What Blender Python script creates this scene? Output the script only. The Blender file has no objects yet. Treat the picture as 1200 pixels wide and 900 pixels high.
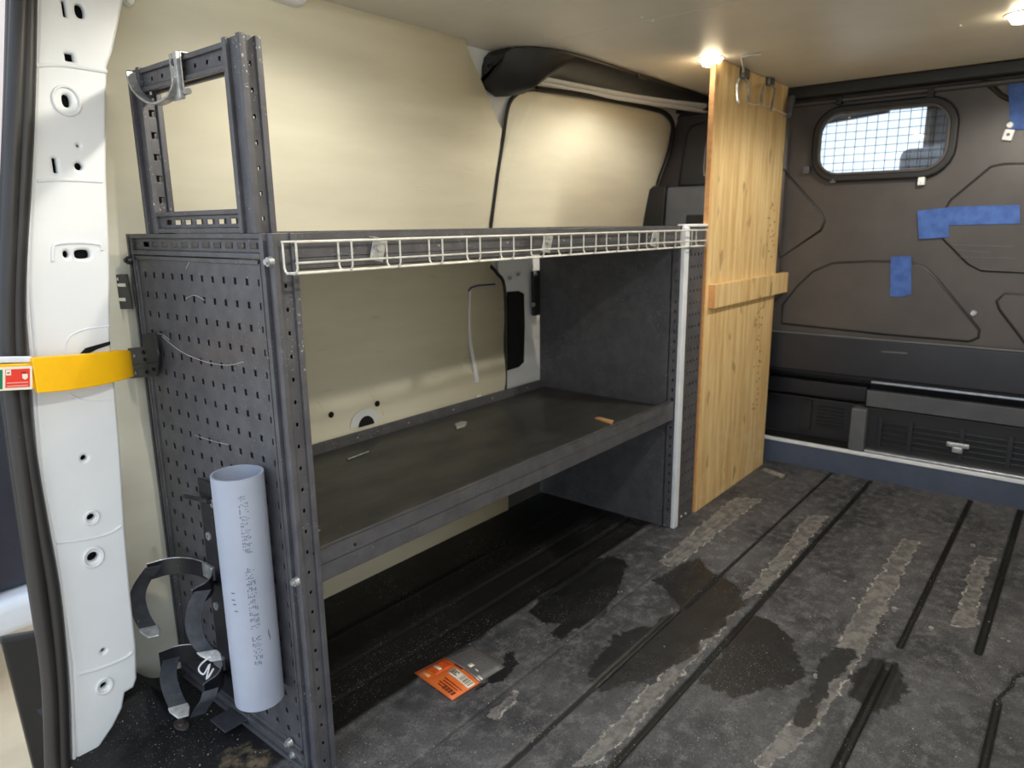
import bpy, bmesh, math, random
import numpy as np
from mathutils import Vector, Matrix, noise as mnoise
random.seed(7)
C = bpy.context.scene.collection
S = bpy.context.scene
PI = math.pi

# ------------------------------------------------------------------ camera
FPX = 831.05
YAW, PITCH, ROLL = math.radians(39.452), math.radians(12.609), math.radians(-0.7168)
CAM = Vector((0, 0, 0.947))
cy_, sy_, cp_, sp_ = math.cos(YAW), math.sin(YAW), math.cos(PITCH), math.sin(PITCH)
fw = Vector((cy_*cp_, sy_*cp_, -sp_)); rt = Vector((sy_, -cy_, 0)); up = rt.cross(fw)
c_, s_ = math.cos(ROLL), math.sin(ROLL)
rt, up = c_*rt + s_*up, -s_*rt + c_*up
cam_d = bpy.data.cameras.new('camera'); cam = bpy.data.objects.new('camera', cam_d); C.objects.link(cam)
cam.matrix_world = Matrix(((rt.x, up.x, -fw.x, CAM.x), (rt.y, up.y, -fw.y, CAM.y), (rt.z, up.z, -fw.z, CAM.z), (0, 0, 0, 1)))
cam_d.sensor_width = 36; cam_d.lens = 36*FPX/1200; cam_d.clip_start = 0.02; cam_d.clip_end = 200
cam_d.dof.use_dof = True; cam_d.dof.focus_distance = 1.12; cam_d.dof.aperture_fstop = 6.0
S.camera = cam

def U(px, py, ax, v):
    """point where the sight line of a photo pixel meets the plane axis = v"""
    d = rt*((px-600)/FPX) - up*((py-450)/FPX) + fw
    t = (v-CAM[ax])/d[ax]
    return CAM + d*t
def F(px, py): return U(px, py, 2, 0.0)
def wallY(z):
    pts = [(-1, 1.465), (0.45, 1.465), (0.56, 1.485), (0.95, 1.485), (1.2, 1.43), (1.42, 1.355), (3, 1.2)]
    for (a, ya), (b, yb) in zip(pts, pts[1:]):
        if z <= b: return ya + (yb-ya)*(z-a)/(b-a)
def UW(px, py, off=0.0):
    y = 1.45
    for _ in range(12):
        p = U(px, py, 1, y+off); y = .5*y + .5*wallY(p.z)
    return U(px, py, 1, y+off)

# ------------------------------------------------------------------ materials
def lin(c):
    return tuple(((v/255)/12.92 if v/255 <= .04045 else ((v/255+.055)/1.055)**2.4) for v in c)
class NT:
    def __init__(s, name):
        s.m = bpy.data.materials.new(name); s.m.use_nodes = True
        s.t = s.m.node_tree; s.b = s.t.nodes['Principled BSDF']
    def n(s, kind, **kw):
        nd = s.t.nodes.new(kind)
        for k, v in kw.items():
            if k in nd.inputs.keys(): nd.inputs[k].default_value = v
            else: setattr(nd, k, v)
        return nd
    def l(s, a, b): s.t.links.new(a, b)
    def math(s, op, a, b=None, c=None, clamp=False):
        nd = s.t.nodes.new('ShaderNodeMath'); nd.operation = op; nd.use_clamp = clamp
        for i, v in enumerate((a, b, c)):
            if v is None: continue
            if isinstance(v, (int, float)): nd.inputs[i].default_value = v
            else: s.l(v, nd.inputs[i])
        return nd.outputs[0]
    def mix(s, fac, a, b):
        nd = s.t.nodes.new('ShaderNodeMix'); nd.data_type = 'RGBA'
        for sock, v in ((nd.inputs[0], fac), (nd.inputs[6], a), (nd.inputs[7], b)):
            if isinstance(v, (int, float)): sock.default_value = v
            elif isinstance(v, tuple): sock.default_value = (*v[:3], 1)
            else: s.l(v, sock)
        return nd.outputs[2]
    def ramp(s, x, lo, hi):
        nd = s.t.nodes.new('ShaderNodeMapRange'); nd.interpolation_type = 'SMOOTHSTEP'
        s.l(x, nd.inputs[0]); nd.inputs[1].default_value = lo; nd.inputs[2].default_value = hi
        return nd.outputs[0]
    def noise(s, scale, detail=3, rough=.5, vec=None, stretch=None):
        co = s.t.nodes.new('ShaderNodeTexCoord').outputs['Object'] if vec is None else vec
        if stretch:
            mp = s.t.nodes.new('ShaderNodeMapping'); s.l(co, mp.inputs[0]); mp.inputs['Scale'].default_value = stretch; co = mp.outputs[0]
        nd = s.t.nodes.new('ShaderNodeTexNoise'); s.l(co, nd.inputs['Vector'])
        nd.inputs['Scale'].default_value = scale; nd.inputs['Detail'].default_value = detail; nd.inputs['Roughness'].default_value = rough
        return nd.outputs[0]
    def bump(s, h, strength=.2, dist=.002):
        nd = s.t.nodes.new('ShaderNodeBump'); nd.inputs['Strength'].default_value = strength; nd.inputs['Distance'].default_value = dist
        s.l(h, nd.inputs['Height']); s.l(nd.outputs[0], s.b.inputs['Normal'])

def mat(name, c1, c2=None, rough=.5, metal=0., scale=12, speck=None, speck_amt=.70, bump=0., stretch=None, rvar=.1, spec=.5, bscale=None, smudge=None):
    """plain painted / plastic / metal surface with noise mottling, pale specks of dust and a fine bump"""
    k = NT(name); c1 = lin(c1); c2 = lin(c2) if c2 else tuple(v*.82 for v in c1)
    n1 = k.noise(scale, 5, .6, stretch=stretch)
    col = k.mix(k.ramp(n1, .3, .7), c1, c2)
    if smudge:
        sm_ = k.math('MULTIPLY', k.ramp(k.noise(5.5, 4, .6, stretch=(1.1, 1, 8)), .64, .74), k.ramp(k.noise(2.3, 2, .5), .45, .6))
        col = k.mix(k.math('MULTIPLY', sm_, .35), col, lin(smudge))
    if speck:
        n2 = k.noise(240, 2, .5); n3 = k.noise(9, 2, .6)
        f = k.math('MULTIPLY', k.ramp(n2, speck_amt, speck_amt+.06), k.ramp(n3, .42, .65))
        col = k.mix(f, col, lin(speck))
    k.l(col, k.b.inputs['Base Color'])
    k.b.inputs['Metallic'].default_value = metal
    k.b.inputs['Specular IOR Level'].default_value = spec
    k.l(k.math('MULTIPLY_ADD', n1, rvar, rough-rvar/2), k.b.inputs['Roughness'])
    if bump: k.bump(k.noise(bscale or 300, 2), bump, .001)
    return k.m
def emit(name, c, strength):
    m = bpy.data.materials.new(name); m.use_nodes = True; b = m.node_tree.nodes['Principled BSDF']
    b.inputs['Base Color'].default_value = (*lin(c), 1); b.inputs['Emission Color'].default_value = (*lin(c), 1)
    b.inputs['Emission Strength'].default_value = strength; return m

M = {}
M['cream'] = mat('cream_lining', (228, 223, 203), (220, 214, 194), .42, scale=3, smudge=(150, 144, 128), bump=.05, stretch=(1, 1, 5))
M['ceiling'] = mat('ceiling_board', (216, 210, 200), (208, 202, 192), .45, scale=5, bump=.04)
M['white'] = mat('white_paint', (226, 228, 230), (220, 222, 225), .3, scale=6)
M['steel'] = mat('dark_powder_coat', (88, 87, 91), (74, 73, 78), .42, scale=25, speck=(170, 170, 170), speck_amt=.655, bump=.25)
M['steel_dark'] = mat('black_steel', (38, 38, 42), (30, 30, 34), .45, scale=20, speck=(120, 120, 120), speck_amt=.67)
M['mat'] = mat('shelf_mat', (70, 68, 64), (48, 48, 48), .42, scale=7, speck=(140, 138, 130), speck_amt=.66, stretch=(1, 2, 1))
M['black'] = mat('black_plastic', (30, 29, 30), (24, 24, 25), .5, scale=20)
M['void'] = mat('dark_cavity', (8, 8, 8), (6, 6, 6), .9)
M['rubber'] = mat('seal_rubber', (52, 49, 49), (38, 37, 38), .45, scale=14, speck=(130, 125, 120), speck_amt=.74, stretch=(1, 1, .2))
M['bulk'] = mat('bulkhead_plastic', (74, 68, 66), (64, 59, 58), .42, scale=6, bump=.15, bscale=500)
M['bulk_low'] = mat('bulkhead_lower_plastic', (38, 38, 44), (31, 31, 37), .38, scale=8)
M['sill'] = mat('sky_tinted_grey_sill', (76, 84, 104), (68, 76, 95), .42, scale=10)  # grey sill with the blue of reflected sky light put into its colour
M['grey_plastic'] = mat('grey_plastic', (90, 92, 98), (80, 82, 88), .5)
M['alu'] = mat('brushed_aluminium', (205, 207, 212), (180, 183, 190), .35, metal=.85, scale=40, stretch=(1, 1, .05))
M['alu_paint'] = mat('pale_edge_strip', (228, 231, 238), (214, 218, 228), .4, scale=20)
M['zinc'] = mat('zinc_plated_steel', (196, 197, 198), (150, 151, 152), .35, metal=.6, scale=60)
M['wire'] = mat('pale_coated_wire', (206, 204, 198), (180, 178, 172), .38, scale=50)
M['pvc'] = mat('grey_pvc', (160, 167, 184), (152, 159, 177), .34, scale=9)
M['pvc_print'] = mat('pipe_print', (92, 98, 118), (104, 110, 128), .6)
M['yellow'] = mat('yellow_plastic', (247, 190, 8), (240, 180, 4), .38, scale=18)
M['pale'] = mat('sticker_white', (232, 226, 210), (225, 219, 204), .4)
M['red'] = mat('sticker_red', (226, 62, 44), (218, 52, 38), .4)
M['pink'] = mat('sticker_pink', (240, 150, 140), (232, 140, 130), .4)
M['green'] = mat('sticker_green', (24, 122, 84), (18, 112, 76), .4)
M['tape'] = mat('blue_masking_tape', (64, 100, 172), (46, 78, 146), .65, scale=30, bump=.3, bscale=90)
M['webbing'] = mat('grey_webbing', (60, 62, 68), (48, 50, 56), .75, scale=60, speck=(150, 150, 150), bump=.5, bscale=500)
M['orange'] = mat('orange_card', (230, 120, 60), (222, 104, 44), .4, scale=20)
M['brown_ink'] = mat('brown_ink', (128, 54, 20), (120, 48, 16), .5)
M['ink'] = mat('dark_ink', (60, 40, 34), (50, 34, 30), .6)
M['bluepen'] = mat('blue_marker', (40, 44, 130), (36, 40, 120), .5)
M['scuff'] = mat('pale_scuff', (176, 174, 170), (150, 148, 146), .6)
M['faint'] = mat('faint_scuff', (96, 95, 97), (84, 83, 86), .6)
M['endgrain'] = mat('pine_end_grain', (232, 176, 118), (218, 158, 100), .6, scale=60)
M['chip'] = mat('wood_chip', (206, 160, 112), (190, 140, 96), .7)
M['ground'] = mat('tan_paving', (226, 205, 172), (208, 186, 154), .8, scale=3)
M['pink_wall'] = mat('pale_pink_render', (232, 214, 204), (226, 208, 198), .8)
M['car_dark'] = mat('dark_blue_car_paint', (44, 46, 60), (40, 42, 55), .25)
M['car_white'] = mat('white_car_paint', (224, 226, 230), (216, 218, 224), .25)
M['lamp_red'] = mat('red_lamp_plastic', (170, 20, 40), (150, 16, 34), .2)
M['led'] = emit('led_diffuser', (255, 238, 200), 40)
M['grit'] = mat('pale_grit', (160, 157, 150), (104, 100, 96), .8, scale=80)

def wood():
    k = NT('pine_plywood')
    co = k.t.nodes.new('ShaderNodeTexCoord').outputs['Object']
    g = k.noise(6, 6, .65, vec=co, stretch=(7, 7, .55))
    f = k.noise(40, 4, .6, vec=co, stretch=(5, 5, .25))
    col = k.mix(k.ramp(g, .32, .7), lin((234, 206, 154)), lin((204, 166, 110)))
    col = k.mix(k.math('MULTIPLY', k.ramp(f, .45, .8), .28), col, lin((172, 134, 86)))
    kn = k.noise(11, 2, .4, vec=co, stretch=(2.2, 2.2, .9))
    col = k.mix(k.math('MULTIPLY', k.ramp(kn, .655, .72), .5), col, lin((120, 88, 56)))
    st = k.noise(5, 3, .6, vec=co, stretch=(1, 1, 2))
    sep = k.n('ShaderNodeSeparateXYZ'); k.l(co, sep.inputs[0])
    low = k.math('MULTIPLY', k.ramp(st, .5, .7), k.math('SUBTRACT', 1, k.ramp(sep.outputs[2], .05, .4)))
    col = k.mix(k.math('MULTIPLY', low, .4), col, lin((236, 220, 190)))
    k.l(col, k.b.inputs['Base Color']); k.b.inputs['Roughness'].default_value = .55
    k.bump(f, .15, .001); return k.m
M['wood'] = wood()

def glass():
    k = NT('window_glass'); t = k.t; t.nodes.remove(k.b)
    tr = t.nodes.new('ShaderNodeBsdfTransparent'); gl = t.nodes.new('ShaderNodeBsdfGlossy'); gl.inputs['Roughness'].default_value = .03
    tr.inputs[0].default_value = (.9, .92, .93, 1)
    mx = t.nodes.new('ShaderNodeMixShader'); mx.inputs[0].default_value = .07
    t.links.new(tr.outputs[0], mx.inputs[1]); t.links.new(gl.outputs[0], mx.inputs[2])
    t.links.new(mx.outputs[0], t.nodes['Material Output'].inputs[0]); return k.m
M['glass'] = glass()
def film():
    k = NT('clear_plastic_film'); t = k.t
    k.b.inputs['Base Color'].default_value = (*lin((120, 118, 120)), 1); k.b.inputs['Roughness'].default_value = .25
    cr = k.noise(50, 4, .7)
    k.bump(cr, .5, .003)
    tr = t.nodes.new('ShaderNodeBsdfTransparent'); mx = t.nodes.new('ShaderNodeMixShader'); mx.inputs[0].default_value = .55
    t.links.new(tr.outputs[0], mx.inputs[1]); t.links.new(k.b.outputs[0], mx.inputs[2])
    t.links.new(mx.outputs[0], t.nodes['Material Output'].inputs[0]); return k.m
M['film'] = film()

# ------------------------------------------------------------------ mesh helpers
class B:
    def __init__(s): s.bm = bmesh.new()
    def box(s, x0, x1, y0, y1, z0, z1, mtx=None):
        v = [s.bm.verts.new(p) for p in ((x0, y0, z0), (x1, y0, z0), (x1, y1, z0), (x0, y1, z0), (x0, y0, z1), (x1, y0, z1), (x1, y1, z1), (x0, y1, z1))]
        if mtx is not None:
            for q in v: q.co = mtx @ q.co
        for f in ((3, 2, 1, 0), (4, 5, 6, 7), (0, 1, 5, 4), (1, 2, 6, 5), (2, 3, 7, 6), (3, 0, 4, 7)):
            s.bm.faces.new([v[i] for i in f])
        return s
    def prism(s, pts, d):
        """closed polygon of 3-D points pushed along vector d"""
        d = Vector(d); a = [s.bm.verts.new(Vector(p)) for p in pts]; b = [s.bm.verts.new(Vector(p)+d) for p in pts]
        n = len(pts)
        s.bm.faces.new(a); s.bm.faces.new(b[::-1])
        for i in range(n): s.bm.faces.new((a[i], b[i], b[(i+1) % n], a[(i+1) % n]))
        return s
    def tube(s, pts, r, n=8, closed=False, flat=1.0):
        pts = [Vector(p) for p in pts]; m = len(pts); rings = []
        pn = None
        for i, p in enumerate(pts):
            if closed: t = (pts[(i+1) % m]-pts[i-1])
            else: t = pts[min(i+1, m-1)]-pts[max(i-1, 0)]
            t.normalize()
            if pn is None:
                ref = Vector((0, 0, 1)) if abs(t.z) < .9 else Vector((1, 0, 0))
                pn = t.cross(ref).normalized()
            else:
                pn = (pn - t*pn.dot(t)).normalized()
            bn = t.cross(pn); rr = r[i] if isinstance(r, (list, tuple)) else r
            rings.append([s.bm.verts.new(p + (pn*math.cos(2*PI*k/n) + bn*flat*math.sin(2*PI*k/n))*rr) for k in range(n)])
        for i in range(m if closed else m-1):
            a, b = rings[i], rings[(i+1) % m]
            for k in range(n): s.bm.faces.new((a[k], a[(k+1) % n], b[(k+1) % n], b[k]))
        if not closed:
            s.bm.faces.new(rings[0][::-1]); s.bm.faces.new(rings[-1])
        return s
    def strip(s, pts, wv, th):
        """flat band: centre line pts, width vectors wv (one or a list), thickness th along the normal"""
        pts = [Vector(p) for p in pts]; m = len(pts); rows = []
        for i, p in enumerate(pts):
            t = (pts[min(i+1, m-1)]-pts[max(i-1, 0)]).normalized()
            w = Vector(wv[i] if isinstance(wv, list) else wv)
            nn = t.cross(w).normalized()*th/2
            rows.append([s.bm.verts.new(q) for q in (p-w/2-nn, p+w/2-nn, p+w/2+nn, p-w/2+nn)])
        for a, b in zip(rows, rows[1:]):
            for k in range(4): s.bm.faces.new((a[k], a[(k+1) % 4], b[(k+1) % 4], b[k]))
        s.bm.faces.new(rows[0][::-1]); s.bm.faces.new(rows[-1]); return s
    def disc(s, c, axis, r, h, n=16, r2=None):
        c = Vector(c); a = Vector(axis).normalized(); q = a.to_track_quat('Z', 'Y').to_matrix()
        r2 = r if r2 is None else r2
        lo = [s.bm.verts.new(c + q @ Vector((r*math.cos(2*PI*k/n), r*math.sin(2*PI*k/n), 0))) for k in range(n)]
        hi = [s.bm.verts.new(c + q @ Vector((r2*math.cos(2*PI*k/n), r2*math.sin(2*PI*k/n), h))) for k in range(n)]
        s.bm.faces.new(lo[::-1]); s.bm.faces.new(hi)
        for k in range(n): s.bm.faces.new((lo[k], lo[(k+1) % n], hi[(k+1) % n], hi[k]))
        return s
    def ring(s, c, axis, r0, r1, h, n=32):
        """hollow cylinder"""
        c = Vector(c); q = Vector(axis).normalized().to_track_quat('Z', 'Y').to_matrix()
        R = [[s.bm.verts.new(c + q @ Vector((r*math.cos(2*PI*k/n), r*math.sin(2*PI*k/n), z))) for k in range(n)] for r, z in ((r1, 0), (r1, h), (r0, h), (r0, 0))]
        for i in range(4):
            a, b = R[i], R[(i+1) % 4]
            for k in range(n): s.bm.faces.new((a[k], a[(k+1) % n], b[(k+1) % n], b[k]))
        return s
    def perf(s, us, vs, hu, hv, u0, u1, v0, v1, org, ud, vd, th):
        """perforated sheet: rectangle u0..u1 x v0..v1 with holes hu x hv centred on us x vs, thickness th"""
        org, ud, vd = Vector(org), Vector(ud), Vector(vd); nd = ud.cross(vd).normalized()*th
        ue = [u0] + [e for u in us for e in (u-hu/2, u+hu/2)] + [u1]
        ve = [v0] + [e for v in vs for e in (v-hv/2, v+hv/2)] + [v1]
        front = [[s.bm.verts.new(org+ud*a+vd*b) for b in ve] for a in ue]
        back = [[s.bm.verts.new(org+ud*a+vd*b+nd) for b in ve] for a in ue]
        nu, nv = len(ue)-1, len(ve)-1
        solid = lambda i, j: 0 <= i < nu and 0 <= j < nv and not (i % 2 == 1 and j % 2 == 1)
        for i in range(nu):
            for j in range(nv):
                if not solid(i, j): continue
                s.bm.faces.new((front[i][j], front[i][j+1], front[i+1][j+1], front[i+1][j]))
                s.bm.faces.new((back[i][j], back[i+1][j], back[i+1][j+1], back[i][j+1]))
                for (di, dj, a, b) in ((-1, 0, (i, j), (i, j+1)), (1, 0, (i+1, j+1), (i+1, j)), (0, -1, (i+1, j), (i, j)), (0, 1, (i, j+1), (i+1, j+1))):
                    if not solid(i+di, j+dj):
                        s.bm.faces.new((front[a[0]][a[1]], back[a[0]][a[1]], back[b[0]][b[1]], front[b[0]][b[1]]))
        return s
    def done(s, name, m, parent=None, bevel=0., smooth=False, seg=2):
        bmesh.ops.recalc_face_normals(s.bm, faces=s.bm.faces)
        me = bpy.data.meshes.new(name); s.bm.to_mesh(me); s.bm.free()
        return link(name, me, m, parent, bevel, smooth, seg)
def link(name, me, m, parent=None, bevel=0., smooth=False, seg=2):
    o = bpy.data.objects.new(name, me); C.objects.link(o)
    if m is not None: me.materials.append(M[m] if isinstance(m, str) else m)
    if parent is not None:
        o.parent = parent; o.matrix_parent_inverse = parent.matrix_basis.inverted()
    if smooth:
        for p in me.polygons: p.use_smooth = True
        md = o.modifiers.new('edges', 'EDGE_SPLIT'); md.split_angle = math.radians(40)
    if bevel:
        b = o.modifiers.new('bevel', 'BEVEL'); b.width = bevel; b.segments = seg; b.limit_method = 'ANGLE'; b.angle_limit = math.radians(40)
        for p in me.polygons: p.use_smooth = True
        w = o.modifiers.new('wn', 'WEIGHTED_NORMAL'); w.keep_sharp = True
    return o
def E(name, loc=(0, 0, 0)):
    o = bpy.data.objects.new(name, None); C.objects.link(o); o.location = loc; o.empty_display_size = .05; return o
def tag(o, label, cat, group=None, kind=None):
    o['label'] = label; o['category'] = cat
    if group: o['group'] = group
    if kind: o['kind'] = kind
    return o
def struct(o, label, cat):
    o['kind'] = 'structure'; o['label'] = label; o['category'] = cat; return o
def curve_plate(name, outer, holes, m, frame, th, bevel=0., parent=None):
    """flat plate with cut-outs; outlines are 2-D, frame = (origin, u axis, v axis); thickness along u x v"""
    cu = bpy.data.curves.new(name+'_c', 'CURVE'); cu.dimensions = '2D'; cu.fill_mode = 'BOTH'; cu.extrude = max(th/2-bevel, 1e-4); cu.bevel_depth = bevel; cu.bevel_resolution = 2; cu.offset = -bevel
    for loop in [outer]+holes:
        sp = cu.splines.new('POLY'); sp.points.add(len(loop)-1); sp.use_cyclic_u = True
        for p, q in zip(sp.points, loop): p.co = (q[0], q[1], 0, 1)
    tmp = bpy.data.objects.new('tmp', cu); C.objects.link(tmp)
    dg = bpy.context.evaluated_depsgraph_get(); me = bpy.data.meshes.new_from_object(tmp.evaluated_get(dg)); me.name = name
    bpy.data.objects.remove(tmp); bpy.data.curves.remove(cu)
    org, u, v = Vector(frame[0]), Vector(frame[1]), Vector(frame[2]); n = u.cross(v)
    mx = Matrix(((u.x, v.x, n.x, org.x), (u.y, v.y, n.y, org.y), (u.z, v.z, n.z, org.z), (0, 0, 0, 1)))
    me.transform(mx); me.materials.clear()
    return link(name, me, m, parent, smooth=bevel > 0)
def oval(c, w, h, n=16, ang=0., p=2.0):
    out = []
    for k in range(n):
        a = 2*PI*k/n; x = abs(math.cos(a))**(2/p)*math.copysign(w/2, math.cos(a)); y = abs(math.sin(a))**(2/p)*math.copysign(h/2, math.sin(a))
        out.append((c[0]+x*math.cos(ang)-y*math.sin(ang), c[1]+x*math.sin(ang)+y*math.cos(ang)))
    return out
def smooth_path(pts, n=6):
    pts = [Vector(p) for p in pts]; out = []
    for i in range(len(pts)-1):
        p0, p1, p2, p3 = pts[max(i-1, 0)], pts[i], pts[i+1], pts[min(i+2, len(pts)-1)]
        for k in range(n):
            t = k/n
            out.append(.5*((2*p1)+(p2-p0)*t+(2*p0-5*p1+4*p2-p3)*t*t+(3*p1-p0-3*p2+p3)*t**3))
    return out+[pts[-1]]
def rrect(cx, cy, w, h, r, n=6):
    out = []
    for sx, sy, a0 in ((1, 1, 0), (-1, 1, 90), (-1, -1, 180), (1, -1, 270)):
        for k in range(n+1):
            a = math.radians(a0+90*k/n); out.append((cx+sx*(w/2-r)+r*math.cos(a), cy+sy*(h/2-r)+r*math.sin(a)))
    return out

# ================================================================== FLOOR
def make_floor():
    X0, X1, Y0, Y1 = .337, 2.80, -.25, 1.47
    nx, ny = 440, 430
    xs = X0 + (X1-X0)*(np.linspace(0, 1, nx)**1.25); ys = np.linspace(Y0, Y1, ny)
    GX, GY = np.meshgrid(xs, ys, indexing='ij')
    Z = np.zeros_like(GX)
    def groove(y, a, b, w, d, sgn=-1):
        nonlocal Z
        r = np.clip(1-np.abs(GY-y)/(w/2), 0, 1); r = np.minimum(r*2.0, 1)
        e = np.clip((GX-a)/.02, 0, 1)*np.clip((b-GX)/.02, 0, 1)
        Z += sgn*d*r*e
    for y, a, b, w, d in ((.707, .3, 1.51, .013, .008), (.700, 1.52, 2.80, .011, .007), (.560, .3, 2.80, .018, .010),
                          (.246, .3, 1.60, .022, .012), (.242, 1.66, 2.80, .017, .010), (.099, 1.74, 2.80, .02, .010),
                          (.046, .3, 1.60, .018, .010), (.846, .3, 2.8, .008, .002), (.40, .3, 2.8, .006, .001)):
        groove(y, a, b, w, d)
    # raised edges beside the widest grooves
    for y, a, b in ((.272, .3, 1.6), (.222, .3, 1.6), (.582, .3, 2.8), (.118, 1.74, 2.8), (1.013, .3, 1.95)):
        groove(y, a, b, .02, .0025, 1)
    for y in (1.10, 1.18, 1.30): groove(y, .62, 1.95, .02, .004)
    # crack that winds off the right-hand groove
    crack = [(1.60, .046), (1.66, .030), (1.70, .028), (1.74, .006), (1.90, -.01)]
    def segdist(px, py, a, b):
        ax, ay = a; bx, by = b; dx, dy = bx-ax, by-ay
        t = np.clip(((px-ax)*dx+(py-ay)*dy)/(dx*dx+dy*dy), 0, 1)
        return np.hypot(px-ax-t*dx, py-ay-t*dy)
    dc = np.min([segdist(GX, GY, a, b) for a, b in zip(crack, crack[1:])], axis=0)
    Z -= .006*np.clip(1-dc/.007, 0, 1)
    # the mat lies a little lower and cleaner beyond the lip under the shelving
    Z -= .004*np.clip((GY-1.022)/.01, 0, 1)*np.clip((GX-.60)/.02, 0, 1)
    # the mat turns up against the rear pillar and wall
    hump = np.clip((GY-1.27)/.10, 0, 1)*np.clip((.57-GX)/.06, 0, 1)
    Z += .05*hump**2
    def sd(poly):
        P = [(F(*q).x, F(*q).y) for q in poly]
        n = len(P); d = np.full_like(GX, 9.); ins = np.zeros(GX.shape, bool)
        for i in range(n):
            a, b = P[i], P[(i+1) % n]
            d = np.minimum(d, segdist(GX, GY, a, b))
            cond = ((a[1] > GY) != (b[1] > GY))
            xx = (b[0]-a[0])*(GY-a[1])/((b[1]-a[1]) if abs(b[1]-a[1]) > 1e-9 else 1e-9)+a[0]
            ins ^= cond & (GX < xx)
        return np.clip(np.where(ins, d, -d), -.1, .1)
    wet = [[(873, 720), (900, 725), (923, 740), (933, 757), (940, 780), (948, 793), (933, 800), (900, 807), (883, 813), (867, 817), (840, 807), (820, 800), (833, 780), (857, 747)],
           [(1013, 777), (1033, 772), (1053, 777), (1063, 810), (1053, 822), (1030, 838), (1020, 830), (1003, 823), (1000, 813), (1003, 807), (998, 797), (1003, 787)],
           [(700, 653), (720, 650), (737, 663), (723, 693), (710, 717), (683, 733), (660, 747), (640, 747), (653, 733), (633, 730), (620, 717), (633, 700), (653, 683), (673, 667)],
           [(765, 680), (790, 665), (815, 655), (830, 665), (868, 690), (870, 712), (845, 735), (800, 775), (755, 800), (705, 808), (692, 795), (700, 768), (720, 745), (770, 730), (795, 712), (785, 698)],
           [(978, 758), (1003, 762), (1000, 775), (975, 800), (960, 830), (945, 852), (930, 850), (935, 835), (950, 805), (960, 780)],
           [(640, 640), (680, 610), (720, 596), (735, 604), (700, 625), (660, 655)],
           [(590, 770), (600, 762), (612, 780), (585, 800), (560, 806), (578, 792)],
           [(100, 905), (150, 870), (190, 845), (210, 870), (190, 905)]]
    res = [[(947, 605), (972, 605), (900, 690), (866, 705)],
           [(845, 725), (866, 700), (868, 712), (800, 790), (700, 898), (672, 898), (760, 805)],
           [(1057, 632), (1078, 634), (1035, 720), (1012, 765), (960, 850), (900, 898), (885, 895), (940, 830), (972, 768), (990, 735), (1020, 690)],
           [(1145, 650), (1165, 655), (1150, 690), (1143, 735), (1113, 733), (1125, 705), (1133, 680)],
           [(862, 583), (893, 585), (790, 665), (772, 657)],
           [(571, 838), (590, 822), (605, 811), (609, 815), (596, 830), (580, 841)],
           [(700, 600), (716, 592), (722, 598), (690, 618), (680, 612)],
           [(200, 868), (250, 842), (256, 846), (206, 874)]]
    rust = [[(255, 890), (268, 872), (292, 868), (312, 880), (322, 905), (250, 905)]]
    W = np.max([sd(p) for p in wet], axis=0); Rr = np.max([sd(p) for p in res], axis=0); Ru = np.max([sd(p) for p in rust], axis=0)
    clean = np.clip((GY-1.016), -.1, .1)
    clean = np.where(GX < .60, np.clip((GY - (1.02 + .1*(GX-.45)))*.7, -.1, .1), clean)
    gr = np.clip(-Z/.006, 0, 1)
    idx = np.arange(nx*ny).reshape(nx, ny)
    faces = np.stack([idx[:-1, :-1], idx[1:, :-1], idx[1:, 1:], idx[:-1, 1:]], -1).reshape(-1, 4)
    me = bpy.data.meshes.new('floor')
    me.from_pydata(np.stack([GX, GY, Z], -1).reshape(-1, 3).tolist(), [], faces.tolist())
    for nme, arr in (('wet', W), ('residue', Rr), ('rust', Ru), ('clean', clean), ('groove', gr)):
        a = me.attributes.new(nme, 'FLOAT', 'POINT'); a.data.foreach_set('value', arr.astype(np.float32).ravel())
    k = NT('rubber_floor_mat')
    at = lambda nme: k.n('ShaderNodeAttribute', attribute_name=nme).outputs['Fac']
    big = k.noise(4.5, 6, .65); mid = k.noise(28, 5, .7); fine = k.noise(190, 3, .6); edge = k.noise(34, 5, .7)
    col = k.mix(k.ramp(big, .35, .65), lin((50, 51, 56)), lin((84, 84, 88)))
    col = k.mix(k.math('MULTIPLY', k.ramp(mid, .44, .70), .6), col, lin((120, 119, 122)))
    col = k.mix(k.math('MULTIPLY', k.ramp(fine, .42, .70), .5), col, lin((34, 34, 36)))
    jit = k.math('MULTIPLY', k.math('SUBTRACT', k.math('ADD', edge, k.math('MULTIPLY', k.noise(13, 3, .6), .9)), .95), .055)
    rs = k.math('ADD', at('residue'), k.math('MULTIPLY', jit, .6))
    rin = k.ramp(rs, -.001, .002)
    rcol = k.mix(k.ramp(mid, .4, .6), lin((128, 125, 123)), lin((90, 88, 88)))
    col = k.mix(k.math('MULTIPLY', rin, .8), col, rcol)
    rim = k.math('MULTIPLY', k.math('SUBTRACT', 1, k.ramp(k.math('ABSOLUTE', rs), .001, .0035)), k.ramp(mid, .47, .60))
    col = k.mix(k.math('MULTIPLY', rim, .75), col, lin((176, 172, 166)))
    ws = k.math('ADD', at('wet'), jit); win = k.ramp(ws, -.004, .004)
    col = k.mix(k.math('MULTIPLY', win, .9), col, lin((18, 18, 20)))
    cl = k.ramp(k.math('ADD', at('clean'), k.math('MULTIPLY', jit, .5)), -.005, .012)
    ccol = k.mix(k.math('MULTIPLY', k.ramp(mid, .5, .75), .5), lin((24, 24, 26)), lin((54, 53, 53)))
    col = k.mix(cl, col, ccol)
    ru = k.ramp(k.math('ADD', at('rust'), k.math('MULTIPLY', jit, 1.6)), -.002, .02)
    col = k.mix(k.math('MULTIPLY', ru, k.ramp(mid, .35, .6)), col, lin((112, 98, 80)))
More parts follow.
